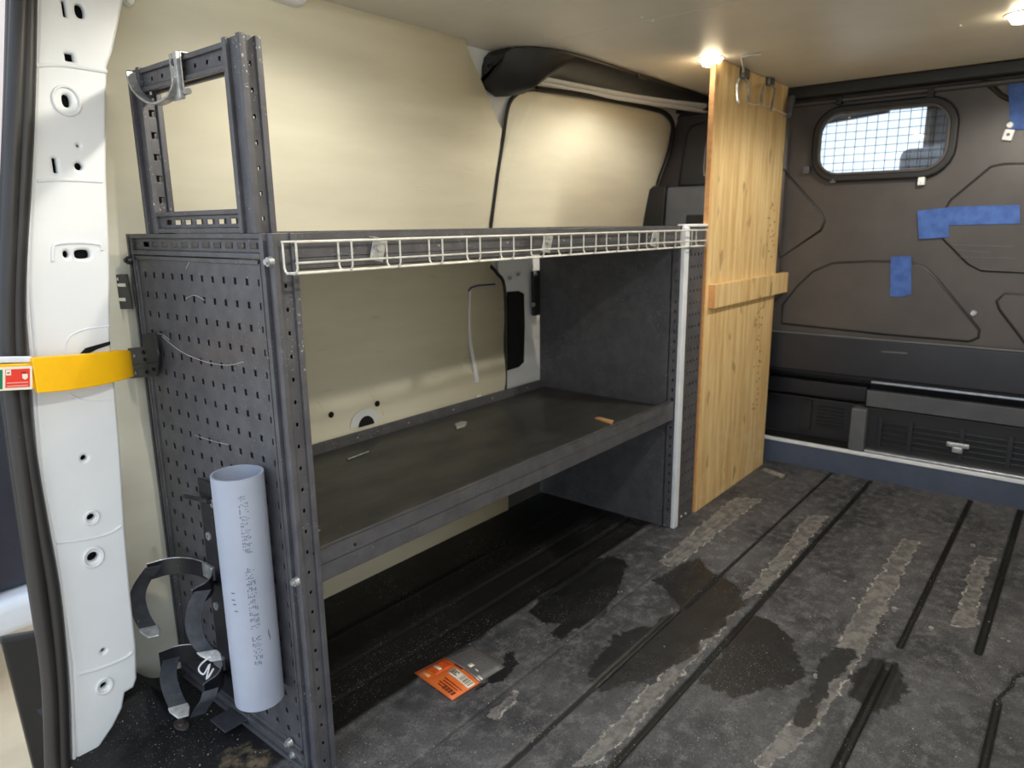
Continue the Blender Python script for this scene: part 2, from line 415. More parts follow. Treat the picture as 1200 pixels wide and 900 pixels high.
    col = k.mix(k.ramp(at('groove'), .15, .7), col, lin((13, 13, 14)))
    sp = k.math('MULTIPLY', k.ramp(k.noise(300, 2, .5), .66, .70), k.ramp(k.noise(5, 3, .6), .42, .62))
    col = k.mix(k.math('MULTIPLY', sp, .8), col, lin((190, 188, 184)))
    k.l(col, k.b.inputs['Base Color'])
    ro = k.math('MULTIPLY_ADD', mid, .2, .5)
    ro = k.math('SUBTRACT', ro, k.math('MULTIPLY', win, .2))
    k.l(ro, k.b.inputs['Roughness']); k.b.inputs['Specular IOR Level'].default_value = .4
    k.bump(k.math('ADD', fine, k.math('MULTIPLY', mid, 1.5)), .35, .002)
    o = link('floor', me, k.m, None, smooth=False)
    for p in me.polygons: p.use_smooth = True
    return struct(o, 'black ribbed rubber load floor with wet stains and tape residue', 'floor')
make_floor()

# ================================================================== CEILING
b = B(); b.box(.20, 1.633, -.25, 1.40, 1.42, 1.432); b.box(1.636, 2.86, -.25, 1.40, 1.42, 1.432); b.box(.2, 2.86, -.25, 1.4, 1.434, 1.45)
ceil = struct(b.done('ceiling', 'ceiling', bevel=.001), 'pale board ceiling with a cross seam and small screws', 'ceiling')
for px, py in ((752, 20), (640, 43), (772, 90), (1125, 30), (765, 24), (600, 55)):
    p = U(px, py, 2, 1.42); bb = B(); bb.disc((p.x, p.y, 1.4205), (0, 0, -1), .0045, .0025, 12, .003); bb.done('screw', 'white', ceil)

# ================================================================== LEFT WALL LINING
def sheet(name, edge_fn, zs, x0, m, off, th, parent=None, nx=2):
    """wall skin following the wall profile from x0 to edge_fn(z)"""
    bb = B(); rows = []
    for z in zs:
        x1 = edge_fn(z); xa = x0(z) if callable(x0) else x0; rows.append([bb.bm.verts.new((xa+(x1-xa)*i/nx, wallY(z)+off, z)) for i in range(nx+1)])
    for a, c in zip(rows, rows[1:]):
        for i in range(nx): bb.bm.faces.new((a[i], a[i+1], c[i+1], c[i]))
    o = bb.done(name, m, parent)
    for p in o.data.polygons: p.use_smooth = True
    sm = o.modifiers.new('solid', 'SOLIDIFY'); sm.thickness = th; sm.offset = 0
    return o
edge_pts = [UW(*q) for q in ((588, 150), (583, 205), (575, 268), (575, 312), (584, 322), (592, 338), (592, 463))]
edge_pts = sorted([(p.z, p.x) for p in edge_pts])
edge_pts = [(-.06, edge_pts[0][1]+.005)] + edge_pts
top_edge = [(UW(*q_).z, UW(*q_).x) for q_ in ((580, 138), (571, 112), (557, 80), (549, 62), (544, 47))]+[(1.43, UW(545, 47).x)]
ep = edge_pts + sorted(top_edge)
def wall_edge(z):
    for (a, xa), (c, xc) in zip(ep, ep[1:]):
        if z <= c: return xa+(xc-xa)*(z-a)/max(c-a, 1e-6)
    return ep[-1][1]
zs = [-.05+.0245*i for i in range(61)]
zs = [z for z in zs if z <= 1.42]+[1.4195]
wall = struct(sheet('wall_left', wall_edge, zs, lambda z: .47+.085*z, 'cream', 0, .006), 'cream lined left side wall of the van behind the shelving', 'wall')
# holes, notch, marker line, slit in the lower lining (shapes of the lining itself)
def on_wall(px, py, lift=-.0045): return UW(px, py, lift)
for px, py, r in ((388, 486, .008), (442, 473, .008)):
    p = on_wall(px, py); B().disc(p, (0, -1, 0), r, .0012, 16).done('screw_hole', 'void', wall)
p = on_wall(428, 497); pz = p.z
bb = B(); bb.prism([(p.x+.050*math.cos(a), p.y, p.z+.042*math.sin(a)) for a in [PI*k/14 for k in range(15)]], (0, -.001, 0)); bb.done('notch_rim', 'white', wall)
bb = B(); bb.prism([(p.x+.003+.026*math.cos(a), p.y-.0012, p.z-.004+.026*math.sin(a)) for a in [PI*k/14 for k in range(15)]], (0, -.001, 0)); bb.done('notch_opening', 'void', wall)
B().tube([on_wall(*q) for q in ((549, 341), (552, 337), (560, 334.5), (580, 333))], .0028, 6).done('marker_line', 'bluepen', wall)
B().strip(smooth_path([on_wall(*q) for q in ((551, 340), (550, 365), (551, 400), (558, 440), (563, 472))], 4), [(.008+.012*min(1, max(0, (i-6)/8)), 0, 0) for i in range(17)], .001).done('white_slit', 'car_white', wall)
# inward creases pressed in the lower lining
for a, c in (((372, 470), (398, 505)), ((428, 452), (450, 486)), ((480, 442), (505, 476)), ((540, 425), (556, 440))):
    B().tube([on_wall(*a, -.002), on_wall(*c, -.002)], .0022, 6).done('crease', 'cream', wall)
# round fixing at the top corner and the white vent cover
p = UW(150, 2, -.008); bb = B(); bb.disc(p, (0, -1, 0), .009, .012, 14, .006); bb.done('fixing_plug', 'white', wall)

# ---- white body frame behind the lining around the sliding door
bb = B()
zz = [.33, .45, .56, .93, .95, 1.2, 1.42]
rows = [[bb.bm.verts.new((x, wallY(z)+.035, z)) for x in (1.45, 2.2, 2.85)] for z in zz]
for a, c in zip(rows, rows[1:]):
    for i in range(2): bb.bm.faces.new((a[i], a[i+1], c[i+1], c[i]))
fr = bb.done('wall_body_frame', 'white', wall); sm = fr.modifiers.new('solid', 'SOLIDIFY'); sm.thickness = .006

# ================================================================== SLIDING DOOR
door = E('door_1', (1.76, 1.5, 0)); struct(door, 'closed sliding side door with cream lining and black rubber edge', 'door')
outline = [(571, 300), (575, 268), (583, 205), (590, 160), (594, 132), (601, 116), (613, 106), (630, 104), (680, 113), (730, 122), (765, 129), (779, 134), (786, 144), (787, 158), (781, 185), (770, 215), (757, 255), (748, 300)]
pts = [UW(px, py, .012) for px, py in outline]
bb = B(); vs = [bb.bm.verts.new(p) for p in pts]; bb.bm.faces.new(vs)
bmesh.ops.triangulate(bb.bm, faces=bb.bm.faces)
ln = bb.done('door_lining', 'cream', door); sm = ln.modifiers.new('solid', 'SOLIDIFY'); sm.thickness = .01; sm.offset = 1
B().tube(smooth_path([UW(px, py, -.004) for px, py in ((573, 300), (575, 268), (583, 205), (590, 160), (594, 132), (600, 116), (613, 106.5), (630, 105))], 3), .0055, 8).done('door_seal', 'black', door, smooth=True)
B().tube(smooth_path([UW(px, py, -.004) for px, py in ((628, 104), (680, 111), (730, 120), (765, 127.5), (780, 133), (788, 144), (788, 158), (782, 185), (771, 215), (759, 255), (750, 300))], 3), .009, 8).done('door_seal', 'black', door, smooth=True)
# lower part of the door edge seen below the top shelf
bb = B(); xs_ = (wall_edge(.5)+.006, 2.2)
rows = [[bb.bm.verts.new((x, wallY(z)+.010, z)) for x in xs_] for z in (.33, .45, .56, .7, .86)]
for a, c in zip(rows, rows[1:]): bb.bm.faces.new((a[0], a[1], c[1], c[0]))
B().box(1.60, 2.80, 1.53, 1.55, -.1, .40).done('step_well', 'void', door)
lp = bb.done('lower_door_panel', 'white', door); sm = lp.modifiers.new('solid', 'SOLIDIFY'); sm.thickness = .006; sm.offset = 1
B().tube(smooth_path([UW(px, py, -.004) for px, py in ((575, 312), (583, 321), (591, 337), (592.5, 400), (592, 463))], 4), .006, 8).done('door_seal', 'black', door, smooth=True)
sl = [UW(px, py, .004) for px, py in ((594, 342), (607, 341), (613, 344), (614, 380), (613, 424), (607, 430), (594, 434))]
B().prism(sl, (0, -.004, 0)).done('latch_opening', 'void', door)
for px, py in ((597, 326), (607, 321), (590, 372)):
    p = UW(px, py, .004); B().disc(p, (0, -1, 0), .008, .006, 12, .005).done('rivet', 'zinc', door)
bb = B(); q = [UW(px, py, -.005) for px, py in ((622, 318), (634, 316), (634, 368), (623, 370))]; bb.prism(q, (0, -.012, 0)); h = bb.done('hinge_plate', 'black', door, bevel=.002)
for px, py in ((627, 321), (624.5, 357)):
    p = UW(px, py, -.018); B().disc(p, (0, -1, 0), .008, .006, 12, .006).done('bolt', 'zinc', h)
# white twin track along the door head
for dz, r, y0, y1 in ((.008, .017, 1.395, 1.275), (-.012, .010, 1.400, 1.285)):
    A = U(612, 90, 1, y0); Bp = U(829, 127, 1, y1); A.z += dz; Bp.z += dz
    mid_ = A.lerp(Bp, .5)+Vector((0, .012, 0))
    B().tube(smooth_path([A, mid_, Bp], 8), r, 10, flat=.8).done('door_track', 'white', door, smooth=True)

# ---- black cover over the door track
bb = B(); rings = []
secs = [(1.585, 1.315, 1.335, 1.40), (1.60, 1.30, 1.32, 1.415), (1.64, 1.26, 1.305, 1.418), (1.69, 1.235, 1.312, 1.418), (1.735, 1.225, 1.345, 1.418), (1.78, 1.22, 1.375, 1.418), (1.86, 1.22, 1.384, 1.418), (2.2, 1.222, 1.386, 1.418), (2.78, 1.24, 1.388, 1.418)]
for x, yi, zb, zt in secs:
    yo = 1.40
    ring_ = [(x, yi, zt), (x, yi, zt-.008), (x, yi+.018, zt-(zt-zb)*.55), (x, yi+.06, zb+(zt-zb)*.12), (x, yi+.10, zb), (x, yo, zb), (x, yo, zt)]
    rings.append([bb.bm.verts.new(p) for p in ring_])
for a, c in zip(rings, rings[1:]):
    n = len(a)
    for k in range(n): bb.bm.faces.new((a[k], a[(k+1) % n], c[(k+1) % n], c[k]))
bb.bm.faces.new(rings[0][::-1]); bb.bm.faces.new(rings[-1])
cover = struct(bb.done('trim_1', 'black', None, bevel=.008, seg=3), 'black moulded plastic cover over the sliding door head', 'trim')
p = U(577, 78, 0, 1.594); B().ring((1.578, p.y, p.z), (1, 0, 0), .005, .010, .006, 16).done('screw_boss', 'steel_dark', cover)
p = U(748, 92, 2, 1.40); B().tube([(p.x, p.y, 1.417), (p.x, p.y, 1.404), (p.x+.05, p.y, 1.402)], .004, 6).done('clip', 'black', cover)

# ================================================================== BULKHEAD (front wall)
BX = 2.80
def Ub(px, py, off=0.): 
    p = U(px, py, 0, BX+off); return p
wc = [Ub(*q) for q in ((962, 133), (1114, 121), (1113, 202), (961, 205))]
wy, wz = sum(p.y for p in wc)/4, sum(p.z for p in wc)/4
ww = .400; wh = .205
# plate coordinates: u = -Y, v = Z, plate normal (u x v) faces -X
frame_b = ((BX, 0, 0), (0, -1, 0), (0, 0, 1))
def uv(p): return (-p.y, p.z)
outer = [(-1.50, .38), (.25, .38), (.25, 1.425), (-1.50, 1.425)]
bulk = curve_plate('wall_front', outer, [rrect(-wy, wz, ww+.012, wh+.012, .075)], 'bulk', ((BX+.010, 0, 0), (0, -1, 0), (0, 0, 1)), .02, 0)
struct(bulk, 'dark moulded plastic bulkhead at the front of the load area', 'wall')
# top beam
bb = B(); bb.box(BX-.05, BX+.01, -.25, 1.45, 1.378, 1.42); bb.done('header_rail', 'black', bulk, bevel=.008)
bb = B(); bb.box(BX-.018, BX+.002, -.25, 1.45, 1.355, 1.372); bb.done('header_bead', 'bulk', bulk, bevel=.006)
# pressed panels
def raised(name, pix, h=.007, m='bulk'):
    P = [Ub(*q) for q in pix]
    bb = B(); bb.prism([(BX+.001, p.y, p.z) for p in P], (-h, 0, 0)); o = bb.done(name, m, bulk, bevel=.006, seg=3)
    bb = B(); loop = [Vector((BX, p.y, p.z)) for p in P]; bb.tube(loop, .0065, 8, closed=True); bb.done('panel_groove', 'black', bulk, smooth=True)
    return o
raised('pressed_panel', ((917, 378), (918, 358), (935, 336), (953, 319), (976, 309), (1020, 307), (1066, 308), (1083, 314), (1098, 328), (1147, 387), (1146, 395), (1136, 399), (1040, 391)))
raised('pressed_panel', ((1103, 255), (1115, 235), (1162, 196), (1178, 193), (1260, 192), (1260, 322), (1150, 316), (1135, 308), (1104, 277), (1100, 266)))
raised('pressed_panel', ((1260, 480), (1215, 418), (1172, 362), (1169, 353), (1177, 345), (1260, 349)))
raised('pressed_panel', ((915, 302), (900, 180), (918, 200), (962, 250), (966, 259), (962, 269)))
B().tube(smooth_path([Ub(*q) for q in ((1150, 92), (1165, 104), (1180, 115), (1215, 122))], 4), .008, 8).done('panel_groove', 'black', bulk, smooth=True)
# scuffed grain on the large panel
for a, c in (((1117, 287), (1187, 289)), ((1120, 293), (1160, 296)), ((1125, 301), (1190, 303))):
    B().strip([Ub(*a, -.0075), Ub(*c, -.0075)], (0, 0, .0025), .0006).done('scratch', 'faint', bulk)
for px, py in ((1141, 367), (925, 397), (1108, 414)):
    p = Ub(px, py); bb = B(); bb.disc((BX+.0, p.y, p.z), (-1, 0, 0), .011, .006, 14, .008); bb.disc((BX-.006, p.y, p.z), (-1, 0, 0), .005, .004, 10, .004); bb.done('bolt', 'zinc', bulk)
for px, py in ((1020, 411), (1031, 433), (1158, 424)):
    p = Ub(px, py); B().disc((BX, p.y, p.z), (-1, 0, 0), .007, .004, 10, .005).done('rivet', 'zinc', bulk)
# mid rail: a shelf-like ledge with a paler top edge
bb = B(); bb.box(BX-.022, BX+.001, -.25, 1.10, .385, .530); bb.done('lower_band', 'bulk_low', bulk, bevel=.008)
bb = B(); bb.box(BX-.026, BX-.020, -.25, 1.10, .527, .534); bb.done('band_edge', 'grey_plastic', bulk, bevel=.002)
B().strip([Ub(1033, 412, -.0225), Ub(1063, 414, -.0225)], (0, 0, .005), .0008).done('scratch', 'faint', bulk)
# lower recess
bb = B(); bb.box(BX+.12, BX+.14, -.25, 1.10, .0, .40); bb.box(BX-.002, BX+.14, -.25, 1.10, .375, .388); bb.box(BX, BX+.14, 1.08, 1.10, 0, .4); bb.done('recess', 'black', bulk)
bb = B(); bb.box(BX+.06, BX+.12, .62, 1.08, .275, .335); bb.box(BX+.09, BX+.12, .62, 1.08, .10, .26); bb.done('recess_panel', 'bulk_low', bulk, bevel=.006)
bb = B(); [bb.box(BX+.082, BX+.092, .70, .80, z, z+.006) for z in (.15, .165, .18, .195, .21, .225)]; bb.box(BX+.08, BX+.09, .82, .86, .13, .25); bb.done('louvres', 'black', bulk)
bb = B(); bb.box(BX+.0, BX+.12, .600, .655, .10, .262); bb.done('recess_block', 'grey_plastic', bulk, bevel=.006)
# heater box with slats
hb = B(); hb.box(BX+.035, BX+.12, -.25, .605, .10, .268); hbx = hb.done('heater_box', 'black', bulk, bevel=.006)
bb = B(); bb.prism([(BX+.012, .610, .335), (BX+.020, .610, .272), (BX+.03, .610, .272), (BX+.03, .610, .338)], (0, -.86, 0)); bb.done('heater_top_strip', 'grey_plastic', hbx, bevel=.003)
bb = B(); bb.box(BX-.004, BX+.004, -.25, .595, .366, .374); bb.done('bright_strip', 'alu', bulk, bevel=.001)
bb = B()
for z in (.135, .155, .175, .195, .215): bb.box(BX+.024, BX+.036, -.24, .555, z, z+.005)
for y in (.56, .46, .30, .16): bb.box(BX+.022, BX+.036, y-.012, y+.003, .125, .235)
bb.done('heater_slats', 'bulk_low', hbx, bevel=.001)
bb = B(); p = Ub(1122, 525, .02)
bb.box(BX+.016, BX+.028, p.y-.035, p.y+.035, p.z, p.z+.018); bb.box(BX+.014, BX+.03, p.y-.016, p.y+.016, p.z-.018, p.z+.004); bb.done('latch', 'zinc', hbx, bevel=.004)
# sill with bright top edge
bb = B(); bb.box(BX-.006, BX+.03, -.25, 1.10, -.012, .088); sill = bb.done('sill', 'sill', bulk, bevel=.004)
bb = B(); bb.box(BX-.010, BX+.008, -.25, 1.10, .086, .098); bb.done('sill_trim', 'alu_paint', bulk, bevel=.002)
bb = B(); bb.box(BX+.01, BX+.05, -.25, .60, .098, .106); bb.done('sill_lip', 'alu', bulk, bevel=.002)
# left side of the bulkhead: grey case, black corner moulding
A = [U(778, 219, 0, 2.66), U(842, 219, 0, 2.66)]
bb = B(); bb.box(2.66, 2.79, 1.03, A[0].y-.004, .93, A[0].z-.002); sc_ = bb.done('side_ledge', 'grey_plastic', bulk, bevel=.012, seg=3)
bb = B(); bb.box(2.652, 2.66, 1.03, U(805, 250, 0, 2.66).y, .93, U(805, 252, 0, 2.66).z); bb.done('ledge_recess', 'black', sc_, bevel=.006)
bb = B(); bb.prism([(2.64, U(x, y, 0, 2.64).y, U(x, y, 0, 2.64).z) for x, y in ((780, 218), (765, 218), (758, 224), (752, 268), (776, 268))], (.12, 0, 0)); bb.done('ledge_end_seal', 'black', sc_, bevel=.006)
bb = B(); bb.prism([(2.70, U(x, y, 0, 2.70).y, U(x, y, 0, 2.70).z) for x, y in ((842, 140), (818, 143), (808, 147), (803, 158), (798, 190), (794, 219), (842, 219))], (.08, 0, 0)); o = bb.done('corner_moulding', 'black', bulk, bevel=.012, seg=3)
B().tube(smooth_path([U(x, y, 0, 2.70) for x, y in ((836, 150), (828, 170), (825, 195), (826, 206), (831, 207))], 4), .005, 8).done('moulding_bead', 'bulk', bulk, smooth=True)
bb = B(); bb.box(2.79, 2.80, 1.0, 1.50, 0, 1.42); bb.done('corner_closing_panel', 'bulk', bulk)

# ---- window in the bulkhead
win = E('window_1', (BX, wy, wz-wh/2)); struct(win, 'barred window with rounded black frame in the bulkhead', 'window')
fo = rrect(-wy, wz, ww+.055, wh+.055, .095); fi = rrect(-wy, wz, ww, wh, .068)
curve_plate('window_frame', fo, [fi], 'black', ((BX-.012, 0, 0), (0, -1, 0), (0, 0, 1)), .026, .007, win)
curve_plate('window_bead', rrect(-wy, wz, ww+.012, wh+.012, .074), [rrect(-wy, wz, ww-.008, wh-.008, .064)], 'bulk', ((BX-.026, 0, 0), (0, -1, 0), (0, 0, 1)), .008, .003, win)
curve_plate('glass_pane', rrect(-wy, wz, ww+.004, wh+.004, .07), [], 'glass', ((BX+.012, 0, 0), (0, -1, 0), (0, 0, 1)), .004, 0, win)
bb = B(); nw, nh = 12, 8
for i in range(nw):
    y = wy-ww/2+ww*(i+.5)/nw; hz = wh/2-.003
    d = min(abs(-ww/2+ww*(i+.5)/nw+ww/2), abs(ww/2-(-ww/2+ww*(i+.5)/nw)))
    if d < .068: hz -= .068-math.sqrt(max(0, .068**2-(.068-d)**2))
    bb.tube([(BX-.012, y, wz-hz), (BX-.012, y, wz+hz)], .0011, 6)
for j in range(nh):
    z = wz-wh/2+wh*(j+.5)/nh; hy = ww/2-.003; d = min(z-(wz-wh/2), wz+wh/2-z)
    if d < .068: hy -= .068-math.sqrt(max(0, .068**2-(.068-d)**2))
    bb.tube([(BX-.0142, wy-hy, z), (BX-.0142, wy+hy, z)], .0011, 6)
bb.done('wire_guard', 'steel_dark', win)
for px, py, m_ in ((1081, 212, 'white'), (978, 210, 'grey_plastic'), (947, 199, 'grey_plastic'), (1092, 110, 'black'), (985, 118, 'black')):
    p = Ub(px, py); bb = B(); bb.box(BX-.024, BX-.002, p.y-.010, p.y+.010, p.z-.014, p.z+.012); bb.disc((BX-.024, p.y, p.z-.004), (-1, 0, 0), .004, .003, 10)
    bb.done('guard_clip', m_, win, bevel=.003)

# ---- what the window looks into: the cab
b0 = lambda px, py, X: U(px, py, 0, X)
sb = E('cab_seat', (3.35, .60, .55)); tag(sb, 'dark seat with headrest seen through the bulkhead window', 'seat')
q = b0(1072, 190, 3.3)
bb = B(); bb.box(3.28, 3.40, q.y-.24, q.y+.24, .50, q.z-.10); bb.done('backrest', 'bulk', sb, bevel=.05, seg=4)
bb = B(); bb.box(3.29, 3.38, q.y-.10, q.y+.06, q.z-.12, q.z+.055); bb.done('headrest', 'bulk', sb, bevel=.035, seg=4)
bb = B(); bb.box(3.20, 3.50, q.y-.24, q.y+.24, .40, .53); bb.done('seat_cushion', 'bulk', sb, bevel=.04, seg=3)
cabf = E('cab_frame', (3.9, .2, .3)); struct(cabf, 'dark cab door pillar and roof header beyond the bulkhead window', 'cab frame')
bb = B(); a = b0(1083, 160, 3.9); c = b0(1090, 160, 3.9); bb.box(3.88, 3.98, c.y, a.y, .3, 1.9); bb.done('door_pillar', 'bulk', cabf, bevel=.01)
bb = B(); a = b0(1092, 160, 3.93); bb.box(3.94, 3.98, -.6, a.y, .3, 1.9); bb.done('door_trim', 'grey_plastic', cabf, bevel=.01)
bb = B(); a = b0(990, 147, 3.9); bb.prism([(3.8, 1.75, a.z-.05), (3.8, b0(1040, 140, 3.8).y, a.z+.03), (3.8, b0(1040, 135, 3.8).y, a.z+.5), (3.8, 1.75, a.z+.5)], (.05, 0, 0)); bb.box(3.8, 3.85, -.6, 1.75, a.z+.04, a.z+.6); bb.done('roof_header', 'bulk', cabf, bevel=.01)
bb = B(); bb.box(2.95, 4.5, -.6, 1.8, .28, .30); bb.done('cab_floor', 'black', cabf)

# ================================================================== RIGHT WALL (beyond the frame, closes the van)
bb = B(); bb.box(.35, 2.82, -.27, -.25, -.02, 1.43); struct(bb.done('wall_right', 'cream'), 'cream lined right side wall of the van', 'wall')

# ================================================================== REAR PILLAR
PY = 1.33
fp = ((0, PY, 0), (1, 0, 0), (0, 0, 1))      # u x v = -Y
def up_(px, py): p = U(px, py, 1, PY-.008); return (p.x, p.z)
left = [(90, 899), (85, 780), (66, 640), (50, 560), (43, 480), (40, 410), (34, 330), (36, 260), (39, 200), (42, 80), (46, -30)]
right = [(152, -30), (145, 0), (138, 35), (132, 62), (126, 78), (125, 140), (125, 200), (129, 290), (130, 400), (136, 460), (141, 520), (147, 620), (153, 690), (160, 757), (161, 795), (157, 806), (147, 812), (144, 830), (133, 852), (116, 877)]
holes = []
def hole(px, py, w, h, p=2, ang=0):
    c = up_(px, py); holes.append(oval(c, w, h, 16, ang, p))
for args in ((76, 10, .0055, .024, 8), (94, 13, .014, .021, 2.6), (82, 67, .013, .012, 8), (78.5, 118, .013, .020, 2.6), (92, 171, .004, .004, 2), (65, 194, .006, .023, 8), (93, 195, .012, .012, 2),
             (78, 298, .009, .012, 2), (97, 298, .024, .015, 3), (99, 537, .010, .010, 2), (107.5, 606.5, .013, .012, 2), (109.5, 653, .018, .017, 2), (121.5, 763, .008, .008, 2), (122.5, 804, .012, .012, 2)):
    hole(*args)
pil = curve_plate('rear_pillar', [up_(*q) for q in left+right], holes, 'white', ((0, PY, 0), (1, 0, 0), (0, 0, 1)), .016, .005)
struct(pil, 'white painted body pillar with punched holes at the rear door opening', 'pillar')
def inset(pix, y, k=.93):
    P = [U(px, py, 1, y) for px, py in pix]; cx = sum(p.x for p in P)/len(P)
    return P
inn = [(x+4, y) for x, y in left]+[(x-4, y) for x, y in right]
bb = B(); bb.prism([(up_(*q)[0], PY+.012, up_(*q)[1]) for q in inn], (0, .004, 0)); bb.done('pillar_cavity', 'void', pil)
bb = B(); bb.prism([(up_(*q)[0], PY+.016, up_(*q)[1]) for q in inn], (.045, .11, 0)); bb.done('pillar_body', 'white', pil)
def bead(pix, r, n=3, y=PY-.008, m='white'):
    B().tube(smooth_path([U(px, py, 1, y) for px, py in pix], n), r, 8).done('pressed_ridge', m, pil, smooth=True)
bead(((42, 77), (70, 76), (100, 80), (125, 84)), .0035)
bead(((43, 212), (80, 211), (120, 213)), .0025)
bead(((62, 306), (62, 292), (66, 286), (90, 284), (116, 286), (120, 293)), .003)
bead(((66, 636), (100, 632), (128, 625), (142, 616)), .0026)
bead(((92, 790), (120, 782), (146, 771), (155, 764)), .003)
bead(((76, 412), (78, 400), (86, 391), (104, 385), (128, 382)), .0014, m='alu_paint')
bead(((82, 462), (95, 468), (110, 470), (132, 469)), .0013, m='alu_paint')
for px, py, r in ((78.5, 118, .020), (109.5, 653, .016), (122.5, 804, .013), (107.5, 606.5, .011)):
    p = U(px, py, 1, PY-.009); bb = B(); bb.tube([(p.x+r*math.cos(2*PI*k/24), p.y, p.z+1.1*r*math.sin(2*PI*k/24)) for k in range(24)], .0025, 8, closed=True); bb.done('pressed_ring', 'white', pil, smooth=True)
# pocket for the check strap
bb = B(); q = [U(px, py, 1, PY-.009) for px, py in ((94, 414), (100, 408), (114, 404), (129, 400), (129, 404), (114, 409), (104, 414))]; bb.prism(q, (0, -.001, 0)); bb.done('bulge_shade', 'void', pil)

# ---- door seal: two rubber lips running up the pillar edge
seal = E('door_seal', (.34, 1.30, 0)); tag(seal, 'black double rubber door seal down the edge of the white pillar', 'seal')
L1 = [(12, -30), (8, 120), (3, 250), (-2, 400), (8, 500), (22, 600), (40, 720), (52, 800), (58, 905)]
L2 = [(33, -30), (31, 100), (27, 200), (20, 330), (22, 420), (31, 520), (46, 610), (62, 700), (71, 800), (74, 905)]
for nm, pix, r, yy in (('outer_lip', [(24, -30), (18, 120), (12, 250), (8, 400), (18, 500), (32, 600), (48, 720), (58, 800), (62, 905)], .0125, 1.315),
                       ('inner_lip', L2, .0125, 1.318), ):
    B().tube(smooth_path([U(px, py, 1, yy) for px, py in pix], 5), r, 10).done(nm, 'rubber', seal, smooth=True)
B().tube(smooth_path([U(px+10, py, 1, 1.335) for px, py in L1], 5), .016, 10).done('seal_base', 'rubber', seal, smooth=True)
B().tube(smooth_path([U(px, py, 1, 1.325) for px, py in ((43, -30), (40, 80), (36, 200), (31, 330), (37, 420), (48, 560), (63, 640), (82, 780), (87, 899))], 5), .004, 8).done('pinch_flange', 'car_white', seal, smooth=True)

# ================================================================== SHELVING UNIT
X0, X1 = .600, 1.965           # rear and front ends
YF, YB = .948, 1.440           # front edge, back edge
TOP = .940
unit = E('shelving_unit', (.62, 1.2, 0)); tag(unit, 'dark grey steel van shelving unit with perforated end panel and open tiers', 'shelving')
def slotted(name, org, L, lax, W, wax, D, dax, parent=unit, m='steel', pitch=.0365, hw=.0042, hh=.0062, rec=.007, side=True):
    """slotted profile of length L along lax; faces with recessed punched strips on the -wax and -dax sides"""
    org, l, w, d = Vector(org), Vector(lax), Vector(wax), Vector(dax); e = min(W, D)*.27
    mx = Matrix(((w.x, d.x, l.x, org.x), (w.y, d.y, l.y, org.y), (w.z, d.z, l.z, org.z), (0, 0, 0, 1)))
    bb = B()
    for a, c in ((0, 0), (W-e, 0), (0, D-e), (W-e, D-e)): bb.box(a, a+e, c, c+e, 0, L, mx)
    n = int(L/pitch); hs = [pitch*(i+.6) for i in range(n) if pitch*(i+.6) < L-.012]
    bb.perf([W/2], hs, min(hw, W-2*e-.003), hh, e, W-e, 0, L, org+d*rec, w, l, .002)
    bb.perf([W/2], hs, min(hw, W-2*e-.003), hh, e, W-e, 0, L, org+d*(D-rec), w, l, -.002)
    if side: bb.perf([D/2], hs, min(hw, D-2*e-.003), hh, e, D-e, 0, L, org+w*rec, d, l, .002)
    else: bb.box(rec, rec+.002, e, D-e, 0, L, mx)
    bb.perf([D/2], hs, min(hw, D-2*e-.003), hh, e, D-e, 0, L, org+w*(W-rec), d, l, -.002)
    return bb.done(name, m, parent, bevel=.0008, seg=1)
# front corner post and rear corner post of the perforated end
slotted('corner_post', (X0, YF, 0), TOP, (0, 0, 1), .042, (1, 0, 0), .036, (0, 1, 0), side=False)
slotted('corner_post', (X0, YB-.022, .0), TOP, (0, 0, 1), .036, (1, 0, 0), .022, (0, 1, 0))
# perforated sheet, 12 columns x 23 rows, with folded border
ys0, ys1 = YF+.040, YB-.024
py_ = [ys1-.030-.0352*i for i in range(12)]; py_ = sorted(py_)
pz_ = [.060+.0366*j for j in range(23)]
bb = B(); bb.perf(py_, pz_, .0088, .0105, ys0, ys1, .032, .898, (X0+.004, 0, 0), (0, 1, 0), (0, 0, 1), .0022)
pp = bb.done('perforated_panel', 'steel', unit, bevel=.0006, seg=1)
bb = B(); bb.box(X0+.0085, X0+.012, ys0, ys1, .03, .9); bb.done('panel_backing', 'steel', unit)
bb = B(); bb.box(X0+.001, X0+.006, ys0, ys0+.006, .03, .9); bb.box(X0+.001, X0+.006, ys1-.006, ys1, .03, .9); bb.box(X0+.001, X0+.006, ys0, ys1, .893, .9); bb.box(X0+.001, X0+.006, ys0, ys1, .03, .038); bb.done('panel_border', 'steel', pp, bevel=.001)
slotted('top_rail', (X0, ys0-.004, .902), ys1-ys0+.008, (0, 1, 0), .038, (0, 0, 1), .03, (1, 0, 0), hw=.009, hh=.024)
slotted('bottom_rail', (X0-.006, ys0-.004, .0), ys1-ys0+.008, (0, 1, 0), .030, (0, 0, 1), .03, (1, 0, 0))
# latches and bolts on the perforated end
for px, py in ((315, 307), (150, 305), (346, 682), (338, 871), (344, 884)):
    p = U(px, py, 0, X0-.004); bb = B(); bb.disc((X0+.001, p.y, p.z), (-1, 0, 0), .0085, .008, 12, .007); bb.disc((X0-.006, p.y, p.z), (-1, 0, 0), .0045, .005, 6, .0045); bb.done('panel_bolt', 'zinc' if px != 150 else 'steel_dark', unit, smooth=True)
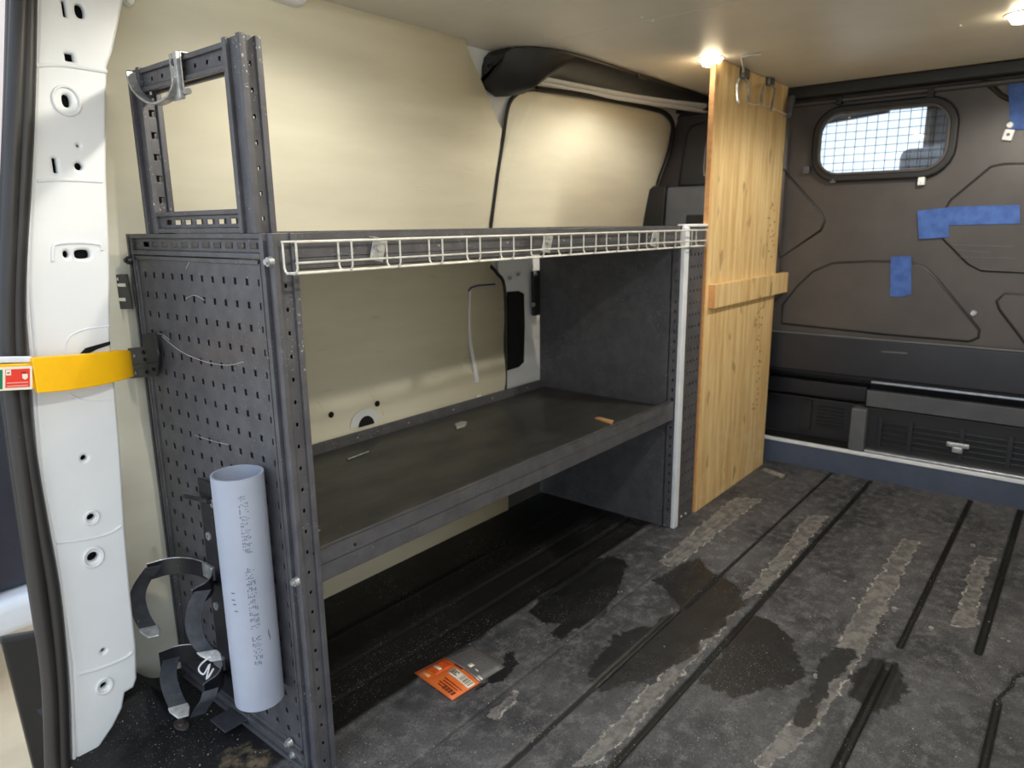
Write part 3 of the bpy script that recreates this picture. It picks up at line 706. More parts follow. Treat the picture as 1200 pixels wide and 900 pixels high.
# scratches worn through the coating of the panel
def panel_pt(px, py): return U(px, py, 0, X0+.0034)
for pix, r in ((((190, 394), (205, 407), (222, 417), (245, 425), (268, 428), (285, 424)), .0007), (((180, 390), (190, 392), (198, 398)), .0007), (((218, 350), (228, 346), (240, 352)), .0006), (((228, 510), (250, 517), (268, 521)), .0006),
               (((182, 296), (193, 299)), .0006), (((218, 315), (222, 307)), .0008)):
    B().tube(smooth_path([panel_pt(*q) for q in pix], 4), r, 5).done('scratch', 'scuff', pp)

# trays
def tray(name, z0, zl, zt, front_y, back_y, xa, xb, back_top):
    t = B(); t.box(xa, xb, front_y, back_y, zl, zl+.004); t.box(xa, xb, front_y, front_y+.004, z0, zt); t.box(xa, xb, front_y, front_y+.022, z0, z0+.003)
    t.box(xa, xb, back_y-.004, back_y, z0, back_top); t.box(xa, xb, front_y, front_y+.012, zt-.003, zt)
    return t.done(name, 'steel', unit, bevel=.0015)
ts = tray('top_shelf', .884, .900, TOP, YF+.006, YB, X0+.043, X1-.028, TOP)
mt = tray('middle_shelf', .358, .388, .418, YF+.006, 1.452, X0+.043, X1-.028, .424)
bb = B(); bb.box(X0+.046, X1-.03, YF+.02, 1.446, .392, .396); bb.done('shelf_mat', 'mat', mt)
for a, c, r in (((422, 538), (434, 530), .0025), ((370, 556), (377, 553), .0012), ((512, 520), (545, 528), .0012)):
    pass
for px, py, r in ((416, 638, .003), (368, 648, .003)):
    p = U(px, py, 1, YF+.0055); B().disc(p, (0, -1, 0), r, .001, 8).done('rivet_hole', 'void', mt)
for pix in (((606, 550), (609, 545), (613, 548)), ((470, 600), (484, 593)), ((548, 574), (556, 567))):
    B().tube([U(*q, 1, YF+.0061) for q in pix], .00045, 5).done('scratch', 'faint', mt)
for i in range(6):
    x = .75+.2*i; B().disc((x, YF+.006, .912), (0, -1, 0), .0022, .0015, 8).done('rivet', 'zinc', ts)
for i in range(7):
    x = .76+.18*i; B().disc((x, 1.448, .409), (0, -1, 0), .0028, .0015, 8).done('rivet', 'zinc', mt)
# front end: plain sheet with a punched front edge, pale edge strip, punched narrow panel
bb = B(); bb.box(X1-.024, X1-.020, YF+.03, 1.47, .0, TOP); bb.done('end_sheet', 'steel', unit)
bb = B(); bb.perf([.012], [.03+.03*i for i in range(30)], .006, .010, 0, .03, 0, TOP, (X1-.024, YF+.003, 0), (0, 1, 0), (0, 0, 1), .003); bb.done('punched_edge', 'steel', unit)
for py_c in ((705, 345, .004), (700, 380, .004)):
    pass
for pix in (((697, 347), (712, 348), (730, 346)), ((702, 428), (698, 433), (700, 438), (709, 438)), ((648, 443), (660, 445)), ((688, 457), (694, 459))):
    B().tube([U(*q, 0, X1-.0240) for q in pix], .0012, 5).done('scratch', 'faint', unit)
bb = B(); bb.box(X1-.026, X1+.002, YF-.010, YF+.004, 0, .936); bb.done('edge_strip', 'alu_paint', unit, bevel=.003)
bb = B(); bb.perf([.022+.0225*i for i in range(5)], [.05+.0366*i for i in range(24)], .007, .009, 0, .128, 0, .942, (X1+.003, YF+.006, 0), (1, 0, 0), (0, 0, 1), .003); bb.done('punched_side_panel', 'steel', unit)
bb = B(); bb.box(X1+.003, X1+.131, YF+.018, YF+.022, 0, .94); bb.done('side_panel_backing', 'steel_dark', unit)
bb = B(); bb.box(X1-.02, X1+.15, YF-.002, YF+.02, .936, .944); bb.done('top_edge_strip', 'alu_paint', unit, bevel=.002)
for px, py in ((795, 495), (796, 505), (790, 584), (800, 270), (790, 611), (798, 607), (803, 602)):
    p = U(px, py, 1, YF+.004); B().disc((max(p.x, X1+.008), YF+.006, max(p.z, .012)), (0, -1, 0), .007, .006, 12, .005).done('side_bolt', 'zinc', unit, smooth=True)
# upright frame standing on the rear end
slotted('frame_upright', (X0-.002, .985, TOP), .279, (0, 0, 1), .036, (1, 0, 0), .048, (0, 1, 0), side=False)
slotted('frame_upright', (X0-.002, 1.305, TOP), .277, (0, 0, 1), .036, (1, 0, 0), .044, (0, 1, 0), hw=.010, hh=.011, side=False)
slotted('frame_rail', (X0, 1.033, 1.176), .272, (0, 1, 0), .038, (0, 0, 1), .028, (1, 0, 0), hw=.006, hh=.007)
slotted('frame_rail', (X0, 1.033, TOP+.001), .272, (0, 1, 0), .036, (0, 0, 1), .028, (1, 0, 0), hw=.008, hh=.024)

# ---- wire basket hung along the top shelf
bk = E('wire_basket', (1.3, .93, .88)); tag(bk, 'long shallow pale wire basket hung along the top shelf front', 'basket')
bx0, bx1 = .610, 2.012; yf, yb = .906, .940; zt, zb, zm = .927, .881, .897
bb = B()
for (y, z) in ((yf, zt), (yf, zm), (yb, zt), (yb-.008, zb), (yf+.008, zb)): bb.tube([(bx0, y, z), (bx1, y, z)], .0018, 8)
bb.done('long_wires', 'wire', bk, smooth=True)
n = 15
for i in range(n):
    x = .612+(bx1-.612)*i/(n-1)
    path = [(x, yf, zt+.002), (x, yf, zb+.008), (x, yf+.003, zb+.002), (x, yf+.009, zb), (x, yb-.009, zb), (x, yb-.003, zb+.002), (x, yb, zb+.008), (x, yb, zt+.002)]
    B().tube(path, .0017, 8).done('cross_wire', 'wire', bk, smooth=True)
for px, py in ((442, 293), (640, 286), (766, 281)):
    p = U(px, py, 1, .925); g = B(); R = Matrix.Translation((p.x, .922, p.z+.002)) @ Matrix.Rotation(math.radians(-14), 4, 'Z') @ Matrix.Rotation(math.radians(14), 4, 'Y')
    g.box(-.012, .012, -.0012, .0012, -.020, .018, R); g.box(-.012, .012, -.0012, .018, .016, .018, R)
    cl = g.done('basket_clip', 'zinc', bk, bevel=.001)
    g = B(); c0 = R @ Vector((0, -.0012, .002)); ax = R.to_3x3() @ Vector((0, -1, 0)); g.disc(c0, ax, .0085, .0015, 16); g.disc(c0+ax*.0015, ax, .006, .005, 6, .006); g.done('bolt', 'zinc', cl)

# ---- J-hook clamped to the frame rail
hk = E('hook_clamp', (.59, 1.17, 1.16)); tag(hk, 'silver curved metal hook clamped to the upright frame top rail', 'hook')
bb = B(); bb.box(X0-.006, X0-.003, 1.150, 1.186, 1.148, 1.218); bb.box(X0-.006, X0+.034, 1.150, 1.186, 1.2155, 1.2185); bb.box(X0-.013, X0-.006, 1.150, 1.158, 1.148, 1.217); bb.done('clamp_plate', 'zinc', hk, bevel=.001)
B().disc((X0-.006, 1.170, 1.204), (-1, 0, 0), .006, .003, 12, .005).done('clamp_bolt', 'steel_dark', hk)
B().tube([(X0-.004, 1.149, 1.158), (X0-.004, 1.137, 1.158)], .005, 8).done('thumb_screw', 'zinc', hk)
H = [U(px, py, 0, X0-.010) for px, py in ((208, 92), (206, 104), (200, 114), (190, 120.5), (180, 121.5), (170, 116), (161, 107), (155, 95), (153, 84))]
B().strip(smooth_path(H, 5), (.016, 0, 0), .004).done('hook_arm', 'zinc', hk, bevel=.0008)

# ---- brackets that tie the unit to the pillar
def bracket(name, pix, label, pl):
    r = E(name, U(pix[0][0], pix[0][1], 0, X0-.01)); tag(r, label, 'bracket', 'black wall fixing brackets')
    bb = B(); P = [U(px, py, 0, X0-.006) for px, py in pix]; bb.prism(P, (-.004, 0, 0)); o = bb.done('bracket_plate', 'steel_dark', r, bevel=.001)
    return r, o
r1, o1 = bracket('wall_bracket', ((152, 408), (185, 404), (188, 415), (186, 441), (153, 443), (150, 432)), 'black steel corner bracket behind the end of the yellow check strap', None)
bb = B(); P = [U(px, py, 0, X0-.012) for px, py in ((166, 391), (180, 390), (183, 408), (167, 408))]; bb.prism(P, (.006, 0, 0)); bb.done('bracket_tab', 'steel_dark', r1, bevel=.001)
bb = B(); P = [U(px, py, 0, X0-.011) for px, py in ((152, 428), (187, 425), (187, 429), (152, 432))]; bb.prism(P, (-.006, 0, 0)); bb.done('bracket_fold', 'steel_dark', r1, bevel=.001)
for px, py in ((158, 417), (168, 413), (170, 421), (160, 437), (172, 436), (180, 433)):
    p = U(px, py, 0, X0-.010); B().disc(p, (-1, 0, 0), .0035, .002, 10).done('bolt', 'zinc' if px in (158, 160) else 'void', r1)
r2, o2 = bracket('wall_bracket', ((129, 322), (150, 321), (157, 362), (131, 362), (128, 350)), 'black punched steel bracket between the white pillar and shelving above the strap', None)
for px, py, w, h in ((138, 327, .006, .006), (137, 342, .006, .006), (140, 358, .006, .006)):
    p = U(px, py, 0, X0-.0105); B().disc(p, (-1, 0, 0), .003, .001, 10).done('bracket_hole', 'pale', r2)
for py in (334, 351):
    P = [U(px, q, 0, X0-.0105) for px, q in ((138, py-1.8), (147, py-2), (147.5, py+2), (138.5, py+1.8))]; B().prism(P, (-.001, 0, 0)).done('bracket_slot', 'cream', r2)

# ---- yellow door check strap
st = E('door_check_strap', (.42, 1.28, .72)); tag(st, 'yellow plastic rear door check strap running past the white pillar', 'strap')
def sp(px, py, y): return U(px, py, 1, y)
cl_ = [(sp(151.5, 427, 1.338), .046), (sp(148, 426.5, 1.320), .050), (sp(136, 428.5, 1.303), .053), (sp(110, 433, 1.293), .056), (sp(75, 437, 1.288), .058), (sp(50, 439, 1.286), .058), (sp(39, 440, 1.285), .056)]
P = smooth_path([c for c, _ in cl_], 5); hw = np.interp(np.linspace(0, 6, len(P)), range(7), [h for _, h in cl_])
bb = B(); bb.strip(P, [(0, 0, float(h)) for h in hw], .011); bb.done('strap_sleeve', 'yellow', st, bevel=.004, seg=3)
a, c = sp(42, 440, 1.290), sp(-75, 446, 1.278)
bb = B(); bb.strip([a, c], (0, 0, .041), .006); arm = bb.done('strap_arm', 'yellow', st, bevel=.002)
a2, c2 = sp(37, 421, 1.292), sp(-75, 423, 1.280); bb = B(); bb.strip([a2, c2], (0, 0, .010), .008); bb.done('arm_rail', 'alu_paint', st, bevel=.002)
# sticker on the arm: green and red fields on white, red field with white badge and pink bars
def arm_pt(px, py, lift): return U(px, py, 1, 1.2845-lift)
def field(name, px0, px1, py0, py1, m, lift, sk=.012, parent=arm):
    q = [arm_pt(px, py+sk*(40-px), lift) for px, py in ((px0, py0), (px1, py0), (px1, py1), (px0, py1))]
    return B().prism(q, (0, .0004, 0)).done(name, m, parent)
stk = field('sticker', -44, 38, 428.5, 456, 'pale', .0022, .05)
field('sticker_red_field', 6.4, 35, 431.5, 453, 'red', .0027, .05, stk)
field('sticker_green_field', -40, 3, 431.5, 454, 'green', .0027, .05, stk)
field('sticker_label', 7, 13, 432, 438.5, 'pale', .0032, .05, stk)
q = [arm_pt(px, py, .0032) for px, py in ((26, 438.3), (32.4, 438), (32.6, 442.5), (29.6, 445), (26.4, 443.2))]; B().prism(q, (0, .0004, 0)).done('sticker_badge', 'pale', stk)
for y in (447.5, 451.3): field('sticker_bar', 8, 33, y-.8, y+.8, 'pink', .0032, .05, stk)
field('sticker_print', 8.5, 11.5, 435, 436.2, 'ink', .0036, .05, stk); field('sticker_print', 25, 31, 435.2, 436.4, 'brown_ink', .0036, .05, stk)

# ================================================================== PVC PIPE
pc = (.5575, 1.037); pr = .0410
pipe = E('plastic_pipe', (pc[0], pc[1], .145)); tag(pipe, 'grey plastic pipe standing upright against the perforated end panel', 'pipe')
bb = B(); bb.ring((pc[0], pc[1], .150), (0, 0, 1), pr-.0036, pr, .412, 56); bb.done('pipe_body', 'pvc', pipe, smooth=True, bevel=.0008)
# ink-jet print: dotted marks running down the side, too worn to read
bb = B(); rr = random.Random(3); view = math.atan2(-pc[1], -pc[0])
def mark(ang, z, w, h):
    da = w/pr; P = []
    for a, zz_ in ((ang-da/2, z-h/2), (ang+da/2, z-h/2), (ang+da/2, z+h/2), (ang-da/2, z+h/2)):
        P.append((pc[0]+(pr+.0001)*math.cos(a), pc[1]+(pr+.0001)*math.sin(a), zz_))
    d = Vector((math.cos(ang), math.sin(ang), 0))*.0003; bb.prism(P, d)
z = .535
while z > .235:
    if rr.random() < .86:
        for r_ in range(5):
            for q_ in range(4):
                if rr.random() < .52: mark(view+.10+(r_-2)*.0030/pr, z-q_*.0021, .0020, .0013)
    z -= .0112
bb.done('printed_marking', 'pvc_print', pipe)['kind'] = 'stuff'
bb = B()
for dz, da in ((0, .52), (.004, .50), (-.006, .55)): mark(view+.1+da, .285+dz, .0014, .010)
for dz, da in ((0, -.62), (.008, -.66), (-.012, -.58), (.02, -.64)): mark(view+da, .35+dz, .006, .002)
bb.done('scratch_marks', 'pvc_print', pipe)['kind'] = 'stuff'
B().disc((X0+.005, pc[1]+.01, .40), (-1, 0, 0), .008, .012, 12).done('pipe_screw', 'zinc', pipe)

# ================================================================== BOTTLE BRACKET
br = E('bottle_bracket', (.59, 1.235, .06)); tag(br, 'black strap bracket with two hoops on the perforated panel left of the pipe', 'bracket')
bb = B(); bb.box(X0-.006, X0-.002, 1.205, 1.252, .045, .495); bb.done('back_plate', 'steel_dark', br, bevel=.001)
for px, py in ((245, 628), (254, 710), (250, 590)):
    p = U(px, py, 0, X0-.006); B().ring((p.x, p.y, p.z), (-1, 0, 0), .003, .008, .003, 14).done('plate_bolt', 'zinc', br)
p0 = U(245, 590, 0, X0-.006)
def hoop(zc, hw, far_drop, near_end):
    pts = []
    for k in range(25):
        a = math.radians(-90+180*k/24); pts.append(Vector((.540+.056*math.cos(a), 1.267+.081*math.sin(a), zc)))
    pts = [pts[0]+Vector((-.012, -.004, 0))]+pts+[pts[-1]+Vector((-.016, .003, 0))]
    bb = B(); bb.strip(pts, (0, 0, hw), .0024); h_ = bb.done('hoop', 'steel_dark', br, smooth=True)
    bb = B(); bb.tube([p+Vector((0, 0, hw/2)) for p in pts], .0014, 6); bb.done('hoop_edge', 'zinc', h_, smooth=True)
    bb = B(); bb.box(X0-.012, X0-.003, 1.225, 1.262, zc-.006, zc+.022); bb.done('hoop_lug', 'zinc', h_, bevel=.002)
    return pts, h_
h1, ho1 = hoop(.300, .034, .1, None); h2, ho2 = hoop(.108, .036, .1, None)
def webbing(pts, wv, buckle=True, parent=br):
    bb = B(); P = smooth_path(pts, 5); bb.strip(P, wv, .0022); s_ = bb.done('webbing_strap', 'webbing', parent, smooth=False)
    if buckle:
        e = Vector(P[-1]); d = (Vector(P[-1])-Vector(P[-2])).normalized(); w = Vector(wv).normalized()
        n_ = d.cross(w).normalized()
        bb = B()
        q = [e-w*.017-d*.002, e+w*.017-d*.002, e+w*.017+d*.008, e+w*.009+d*.026, e-w*.009+d*.026, e-w*.017+d*.008]
        bb.prism([p-n_*.0025 for p in q], n_*.005); bb.done('buckle', 'zinc', s_, bevel=.0015)
    return s_
def onp(px, py, x): return U(px, py, 0, x)
# upper hoop: far strap hangs over the wall side, near strap hangs towards the lower hoop
webbing([onp(180, 664, .530), onp(166, 684, .515), onp(161, 702, .505), onp(166, 722, .500), onp(174, 736, .498)], (.026, -.012, 0))
webbing([onp(238, 692, .530), onp(229, 710, .515), onp(227, 734, .510), onp(234, 754, .512), onp(243, 764, .515)], (.022, -.016, 0), True)
webbing([onp(201, 772, .525), onp(197, 790, .505), onp(201, 810, .495), onp(209, 828, .490)], (.027, -.012, 0))
webbing([onp(247, 808, .530), onp(243, 820, .522), onp(236, 830, .520), onp(232, 838, .518)], (.022, -.018, .006), False)
bb = B(); bb.box(X0-.050, X0-.004, 1.165, 1.222, .016, .020, None); bb.done('foot_plate', 'webbing', br, bevel=.002)

# white cable ties hanging about the bracket
def tie(pix, x, label):
    P = smooth_path([onp(px, py, x) for px, py in pix], 4)
    o = B().tube(P, .0016, 6).done('cable_tie', 'white', None, smooth=True); tag(o, label, 'cable tie', 'white cable ties'); return o
tie(((246, 770), (236, 778), (233, 785), (239, 790), (246, 778), (242, 796), (250, 784), (245, 793)), .506, 'white twisted cable tie hanging from the strap above the lower hoop')
def tie_floor(pts, label):
    o = B().tube([tuple(p) for p in pts], .0016, 6).done('cable_tie', 'white', None, smooth=True); tag(o, label, 'cable tie', 'white cable ties')
T = [F(*q) for q in ((266, 852), (279, 842), (270, 851), (282, 850), (279, 843))]
tie_floor([(p.x, p.y, .0025+.004*(i % 2)) for i, p in enumerate(T)], 'white bent cable tie lying on the floor by the panel foot')

# small hook pushed into the panel beside the pipe
ph = B().tube(smooth_path([onp(249, 588, X0+.002), onp(243, 587, X0-.014), onp(228, 584, X0-.018), onp(215, 581, X0-.020)], 4), [.005]*6+[.004]*6+[.0025], 8).done('panel_hook', 'steel_dark', None, smooth=True)
tag(ph, 'small dark peg hook poking from the panel just left of the pipe', 'hook')

# floor anchor tab in the rear corner
fa = E('floor_anchor', F(212, 850)); tag(fa, 'rusty brown oval anchor plate on the dirty floor below the lower buckle', 'anchor')
c = F(213, 851)
M['rusty'] = mat('rusty_steel', (86, 76, 74), (66, 56, 54), .6, scale=60)
bb = B(); bb.prism([(c.x+.012*math.cos(a), c.y+.020*math.sin(a), .001) for a in [2*PI*k/24 for k in range(24)]], (0, 0, .004)); bb.done('anchor_plate', 'rusty', fa, bevel=.001)
B().disc((c.x, c.y, .005), (0, 0, 1), .007, .003, 14, .006).done('anchor_bolt', 'rusty', fa)

# ================================================================== PLYWOOD PARTITION
PLY = .944
ply = E('plywood_partition', (2.4, PLY, 0)); tag(ply, 'tall upright plywood board with a cross batten beside the shelving', 'board')
bb = B(); bb.box(2.110, 2.722, PLY, PLY+.018, .0, 1.418); bb.done('board', 'wood', ply, bevel=.001)
BA = [U(px, py, 1, PLY-.022) for px, py in ((843, 332), (924, 316), (922, 341), (843, 361))]
bb = B(); bb.box(2.13, 2.80, PLY-.022, PLY, .683, .758); bt = bb.done('batten', 'wood', ply, bevel=.0015)
bb = B(); bb.box(2.1285, 2.130, PLY-.0215, PLY-.0005, .684, .757); bb.done('batten_end', 'endgrain', bt)
bb = B(); bb.box(2.05, 2.70, PLY+.018, PLY+.040, .690, .765); bb.done('batten', 'wood', ply, bevel=.0015)
bb = B(); bb.box(2.104, 2.110, PLY+.001, PLY+.017, 0, 1.418); e = bb.done('board_edge', 'endgrain', ply)
# faint dark stamps on the board
rr = random.Random(5)
def stamp(px, py0, py1, n):
    bb = B()
    for i in range(n):
        py = py0+(py1-py0)*i/(n-1)
        for j in range(3):
            if rr.random() < .6:
                p = U(px+rr.uniform(-4, 4)-(py-300)*.05, py+rr.uniform(-2, 2), 1, PLY)
                bb.box(p.x-.006, p.x+.006, PLY-.0006, PLY, p.z-.003, p.z+.003)
    bb.done('faded_stamp', M['stamp'], ply)
M['stamp'] = mat('faded_stamp_ink', (176, 142, 92), (166, 130, 84), .6)
stamp(902, 225, 300, 14); stamp(894, 360, 480, 20)
# coat hooks on the board
M['hookgrey'] = mat('worn_grey_metal', (120, 120, 118), (90, 90, 90), .4, metal=.5)
def hook_on_board(pix, knob, label):
    r = E('coat_hook', U(knob[0], knob[1], 1, PLY)); tag(r, label, 'hook', 'hooks at the top of the plywood board')
    for pp_ in pix: B().tube(smooth_path([U(px, py, 1, PLY-d) for px, py, d in pp_], 4), .0045, 8).done('hook_prong', 'zinc', r, smooth=True)
    p = U(knob[0], knob[1], 1, PLY); bb = B(); bb.box(p.x-.026, p.x+.026, PLY-.016, PLY, p.z-.016, p.z+.016); bb.done('hook_base', 'hookgrey', r, bevel=.007, seg=3)
hook_on_board((((866, 92, .012), (864, 103, .03), (864.5, 117, .04), (866, 121, .045)), ((873, 92, .012), (877, 101, .03), (877, 112, .04), (876, 121, .045))), (870, 87), 'grey twin prong coat hook nearest the shelving at board top')
hook_on_board((((895, 99, .012), (893, 108, .03), (892, 117, .04), (892, 122, .045)), ((903, 100, .012), (908, 105, .03), (905, 121, .04), (903, 130, .045))), (900, 96), 'grey twin prong coat hook nearest the bulkhead at board top')
wr = E('wire_hanger', U(870, 66, 1, PLY-.01)); tag(wr, 'pale bent wire running from ceiling edge across the coat hooks', 'wire')
B().tube([U(871, 84, 1, PLY-.012), U(871, 78, 1, PLY-.02), U(869.5, 66.5, 2, 1.414), U(880, 64.5, 2, 1.415), U(892, 63.5, 2, 1.415)], .0035, 8).done('top_wire', 'wire', wr, smooth=True)
B().tube([U(876, 120, 1, PLY-.03), U(885, 123, 1, PLY-.03), U(893, 122, 1, PLY-.03), U(908, 128, 1, PLY-.03), U(921, 134, 1, PLY-.03)], .0025, 8).done('low_wire', 'wire', wr, smooth=True)
bb = B(); q = U(926, 125, 1, PLY-.02); R = Matrix.Translation(q) @ Matrix.Rotation(math.radians(28), 4, 'Y'); bb.box(-.012, .012, -.01, .01, -.04, .04, R); bb.done('wire_grip', 'grey_plastic', wr, bevel=.006)

# ================================================================== CEILING LIGHTS
def lamp(x, y, label, power):
    r = E('ceiling_light', (x, y, 1.42)); tag(r, label, 'light', 'small round ceiling lights')
    B().ring((x, y, 1.4205), (0, 0, -1), .034, .038, .003, 32).done('bezel', 'white', r, smooth=True)
    B().disc((x, y, 1.4205), (0, 0, -1), .034, .019, 28, .022).done('diffuser', 'led', r, smooth=True)
    ld = bpy.data.lights.new('lamp', 'SPOT'); ld.spot_size = math.radians(168); ld.spot_blend = .35; ld.energy = power; ld.color = (1, .95, .83); ld.shadow_soft_size = .03
    lo = bpy.data.objects.new('lamp', ld); C.objects.link(lo); lo.parent = r; lo.location = (0, 0, -.016)
pa, pb = U(833, 72, 2, 1.412), U(1199, 20, 2, 1.412)
lamp(pa.x, pa.y, 'glowing round ceiling light beside the plywood board top', 42.0)
lamp(pb.x, pb.y, 'glowing round ceiling light at the right edge above the bulkhead', 40.0)
lamp(.86, .90, 'round ceiling light near the rear of the van above the pillar', 24.0)
lamp(.55, .25, 'round ceiling light near the rear of the van on the right', 30.0)

# vent cover at the head of the wall
vc = E('vent_cover', UW(335, 0, -.02)); tag(vc, 'grey white plastic vent cover at the very top of the cream wall', 'vent cover')
q = [UW(px, py, -.004) for px, py in ((308, -30), (312, -1), (330, 5), (342, 9), (348, 9), (354, 4), (362, -30))]
bb = B(); bb.prism(q, (0, -.025, 0)); bb.done('cover', 'car_white', vc, bevel=.006, seg=3)

# ================================================================== BLUE TAPE
def tape(pix, label, off=0.0088, th=.0006):
    P = [U(px, py, 0, BX-off) for px, py in pix]
    o = B().prism(P, (-th, 0, 0)).done('masking_tape', 'tape', None); tag(o, label, 'tape', 'blue masking tape on the bulkhead'); return o
tape(((1075, 247), (1120, 242), (1195, 240), (1195, 262), (1112, 264), (1112, 278), (1077, 280), (1076, 268)), 'long blue masking tape strip across the large bulkhead panel')
tape(((1044, 301), (1068, 300), (1068, 345), (1056, 348), (1043, 347)), 'short upright blue masking tape piece lowest on the bulkhead')
tape(((1181, 96), (1230, 92), (1230, 150), (1183, 152), (1183, 126)), 'blue masking tape piece at the top right below the ceiling', .0075)
hg = E('hanging_clip', Ub(1183, 157)); tag(hg, 'small white hanging clip on the bulkhead below the top tape', 'clip')
p = Ub(1184, 147); bb = B(); bb.disc((BX-.010, p.y, p.z), (-1, 0, 0), .010, .006, 16, .008); bb.done('clip_head', 'white', hg)
p = Ub(1182, 158); bb = B(); R = Matrix.Translation((BX-.008, p.y, p.z)) @ Matrix.Rotation(math.radians(12), 4, 'X'); bb.box(-.004, .006, -.014, .014, -.018, .016, R); bb.done('clip_body', 'white', hg, bevel=.004)
B().disc((BX-.0125, p.y, p.z), (-1, 0, 0), .005, .002, 12).done('clip_eye', 'grey_plastic', hg)

# ================================================================== ORANGE PACKET
pk = E('packet', (.98, .965, 0)); tag(pk, 'orange card packet with clear bag lying on the black floor', 'packet')
L_, B_, R_, T_ = (F(486, 790), F(530, 822), F(592, 783), F(551, 757))
def pq(u, v, z=.004):   # u along L->T, v along L->B
    a = L_.lerp(T_, u); c = B_.lerp(R_, u); p = a.lerp(c, v); return (p.x, p.y, z+.006*math.sin(PI*u)*math.sin(PI*v))
def patch(name, u0, u1, v0, v1, m, z, th, parent=pk, n=6):
    bb = B(); g = [[bb.bm.verts.new(pq(u0+(u1-u0)*i/n, v0+(v1-v0)*j/n, z)) for j in range(n+1)] for i in range(n+1)]
    for i in range(n):
        for j in range(n): bb.bm.faces.new((g[i][j], g[i+1][j], g[i+1][j+1], g[i][j+1]))
    o = bb.done(name, m, parent); sm = o.modifiers.new('solid', 'SOLIDIFY'); sm.thickness = th; sm.offset = -1
    for p_ in o.data.polygons: p_.use_smooth = True
    return o
card = patch('card', 0, .52, 0, 1, 'orange', .004, .003)
bag = patch('clear_bag', .50, 1, .0, 1, 'film', .004, .002)
patch('bag_seal', .515, .53, .02, .98, 'zinc', .0047, .0004, bag)
patch('hang_slot', .475, .497, .34, .56, 'ink', .0045, .0004, card)
lb = patch('label', .30, .435, .42, .98, 'pale', .0045, .0004, card)
for i, w in enumerate((.012, .02, .012, .03, .014, .02, .012, .026)):
    v = .70+.032*i; patch('barcode_bar', .32, .42, v, v+w*.6, 'ink', .005, .0003, lb, 1)
for i in range(3): patch('label_print', .33+.03*i, .345+.03*i, .46, .62-.04*(i % 2), 'ink', .005, .0003, lb, 1)
for i in range(4): patch('card_print', .20-.045*i, .215-.045*i, .50+.03*(i % 2), .95-.05*i, 'brown_ink', .0045, .0003, card, 2)
for v0, v1 in ((.66, .72), (.74, .79), (.81, .86), (.88, .93)): patch('card_print', .05, .12, v0, v1, 'brown_ink', .0046, .0003, card, 1)
patch('card_panel', .16, .46, .05, .34, M['red'] if False else mat('deep_orange', (226, 92, 34), (220, 84, 28), .4), .0044, .0003, card, 4)
for u in (.06, .26): patch('card_flash', u, u+.05, .08, .28, 'pale' if u > .2 else 'endgrain', .0047, .0003, card, 2)
patch('crumpled_glint', .60, .68, .52, .62, 'pale', .0046, .0003, bag, 2); patch('crumpled_glint', .62, .64, .70, .78, 'pale', .0046, .0003, bag, 2); patch('bag_print', .55, .585, .86, .98, 'pale', .0046, .0003, bag, 1)

# ================================================================== ODDMENTS
def flat_bit(name, pix, z, th, m, label, cat, group=None):
    P = [U(px, py, 2, z) for px, py in pix]; o = B().prism(P, (0, 0, th)).done(name, m, None, bevel=.0006); tag(o, label, cat, group); return o
flat_bit('wood_chip', ((697, 491), (702, 490), (719, 494), (717, 498)), .3965, .004, 'chip', 'pale wood chip on the middle shelf near its front end', 'wood chip')
flat_bit('metal_scrap', ((533, 499), (540, 496), (547, 496), (545, 500), (535, 503)), .3965, .006, 'scuff', 'small grey scrap on the middle shelf beside the back lip', 'scrap')
nl = B(); a, c = U(408, 538, 2, .399), U(432, 529, 2, .399); nl.tube([a, c], .0016, 8); nl.disc(a, (a-c), .004, .001, 10); tag(nl.done('nail', 'zinc', None), 'pale nail lying on the middle shelf near the back lip', 'nail')
nl = B(); a, c = U(367, 634, 1, YF+.03), U(374, 621, 1, YF+.03); nl.tube([a, c], .0013, 8); nl.disc(c, (c-a), .0028, .001, 10); tag(nl.done('screw', 'zinc', None), 'small screw standing at the near corner of the middle shelf', 'screw')
flat_bit('wood_splinter', ((893, 551), (896, 549), (920, 557), (917, 561)), .0, .003, 'grit', 'pale splinter on the floor at the foot of the plywood', 'splinter')
# crumbs swept into the rear corner and along the mat: uncountable
gb = B(); rr = random.Random(11)
def crumb(x, y, s):
    n = 5; P = [(x+s*rr.uniform(.6, 1)*math.cos(2*PI*k/n), y+s*rr.uniform(.6, 1)*math.sin(2*PI*k/n), .0002) for k in range(n)]
    gb.prism(P, (0, 0, s*rr.uniform(.4, .9)))
for _ in range(150):
    px, py = rr.gauss(225, 48), rr.gauss(845, 34); p = F(px, py)
    if .33 < p.x < .585 and 1.0 < p.y < 1.27 and px > 150: crumb(p.x, p.y, rr.choice((.0008, .001, .0012, .002)))
for _ in range(150):
    px, py = rr.uniform(400, 1195), rr.uniform(660, 895); p = F(px, py)
    if p.y < 1.0: crumb(p.x, p.y, rr.choice((.0012, .0014, .002)))
for px, py, s in ((1091, 738, .008), (1048, 716, .009), (990, 682, .006), (1175, 749, .005), (1182, 752, .005), (1172, 782, .005), (1000, 703, .006), (955, 793, .006), (956, 795, .004), (1140, 640, .01)):
    p = F(px, py); crumb(p.x, p.y, s)
tag(gb.done('grit', 'grit', None), 'pale grit and crumbs scattered over the black floor', 'grit', None, 'stuff')

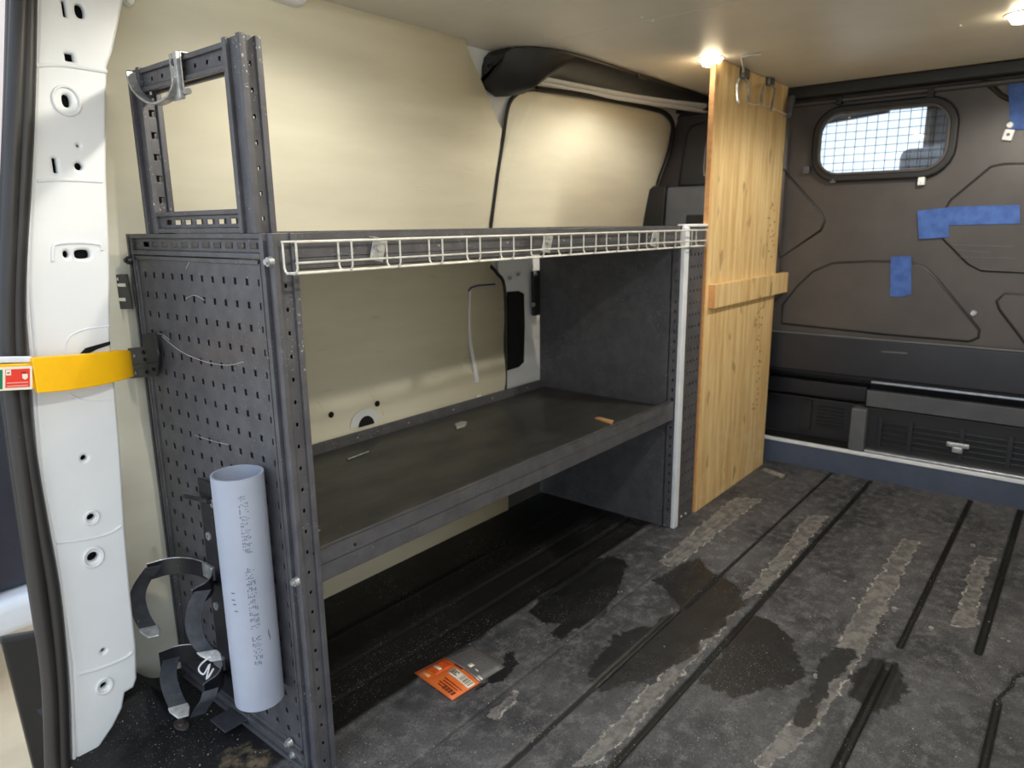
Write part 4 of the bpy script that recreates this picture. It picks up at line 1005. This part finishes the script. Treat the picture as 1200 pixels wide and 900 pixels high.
# ================================================================== OUTSIDE THE REAR OPENING
bb = B(); bb.box(-8, 8, -8, 14, -.72, -.70); struct(bb.done('ground', 'ground'), 'pale tan paving outside the van', 'ground')
bb = B(); bb.box(-3, 3.0, 8.0, 8.2, -.6, 5.0); struct(bb.done('wall_outside', 'pink_wall'), 'pale pink rendered wall far outside the van', 'wall')
car = E('parked_car', (.4, 3.1, -.7)); tag(car, 'dark parked car with white bumper and roof outside the rear opening', 'car')
cy0 = 2.9
def oc(px, py, y=cy0): p = U(px, py, 1, y); return p
xr = oc(60, 500).x
zt_, zb_, zr_ = oc(10, 90).z, oc(10, 705).z, oc(10, 55).z
bb = B(); bb.box(xr-1.7, xr, cy0+.05, cy0+3.6, zb_, zt_); bb.done('car_body', 'car_dark', car, bevel=.06, seg=3)
bb = B(); bb.box(xr-1.62, xr-.04, cy0+.10, cy0+3.0, zt_-.02, zr_); bb.done('car_roof', 'car_white', car, bevel=.04, seg=3)
bb = B(); bb.box(xr-1.75, xr+.02, cy0-.02, cy0+.3, oc(10, 745).z, zb_+.01); bb.done('rear_bumper', 'car_white', car, bevel=.04, seg=3)
bb = B(); bb.box(oc(-30, 690).x, oc(3, 690).x, cy0+.03, cy0+.12, oc(3, 697).z, oc(3, 600).z); bb.done('tail_light', 'lamp_red', car, bevel=.01)
bb = B(); bb.box(xr-1.5, xr-.12, cy0+.035, cy0+.06, oc(10, 430).z, oc(10, 120).z); bb.done('rear_window', 'black', car, bevel=.008)
for dx in (-1.45, -.2):
    for dy in (.75, 2.9): B().disc((xr+dx-.1, cy0+dy, -.38), (1, 0, 0), .32, .2, 28).done('wheel', 'black', car)
yb_ = 2.35
bn = E('plastic_sheet', oc(40, 900, yb_)); tag(bn, 'black plastic sheet standing on the ground outside below the white bumper', 'sheet')
bb = B(); T1, T2, B1 = oc(3, 752, yb_), oc(80, 738, yb_), oc(44, 915, yb_)
d_ = (B1-T1)/(T1.z-B1.z); e1 = T1+d_*(T1.z+.70); e2 = Vector((T2.x, yb_, -.70))
bb.prism((T1, T2, e2, e1), (0, .03, 0)); bb.done('sheet_body', 'black', bn, bevel=.006)
bb = B(); bb.tube([T1+Vector((0, .015, 0)), T2+Vector((0, .015, 0))], .012, 8); bb.done('rolled_edge', 'rubber', bn, smooth=True)

# ================================================================== WORLD AND VIEW
w = bpy.data.worlds.new('sky'); S.world = w; w.use_nodes = True
bg = w.node_tree.nodes['Background']; bg.inputs[0].default_value = (.74, .86, 1.0, 1); bg.inputs[1].default_value = 1.6
S.view_settings.view_transform = 'Standard'; S.view_settings.look = 'None'; S.view_settings.gamma = 1.0; S.view_settings.use_curve_mapping = False
S.view_settings.exposure = 0.2
S.cycles.use_denoising = True
S.cycles.max_bounces = 10; S.cycles.diffuse_bounces = 6
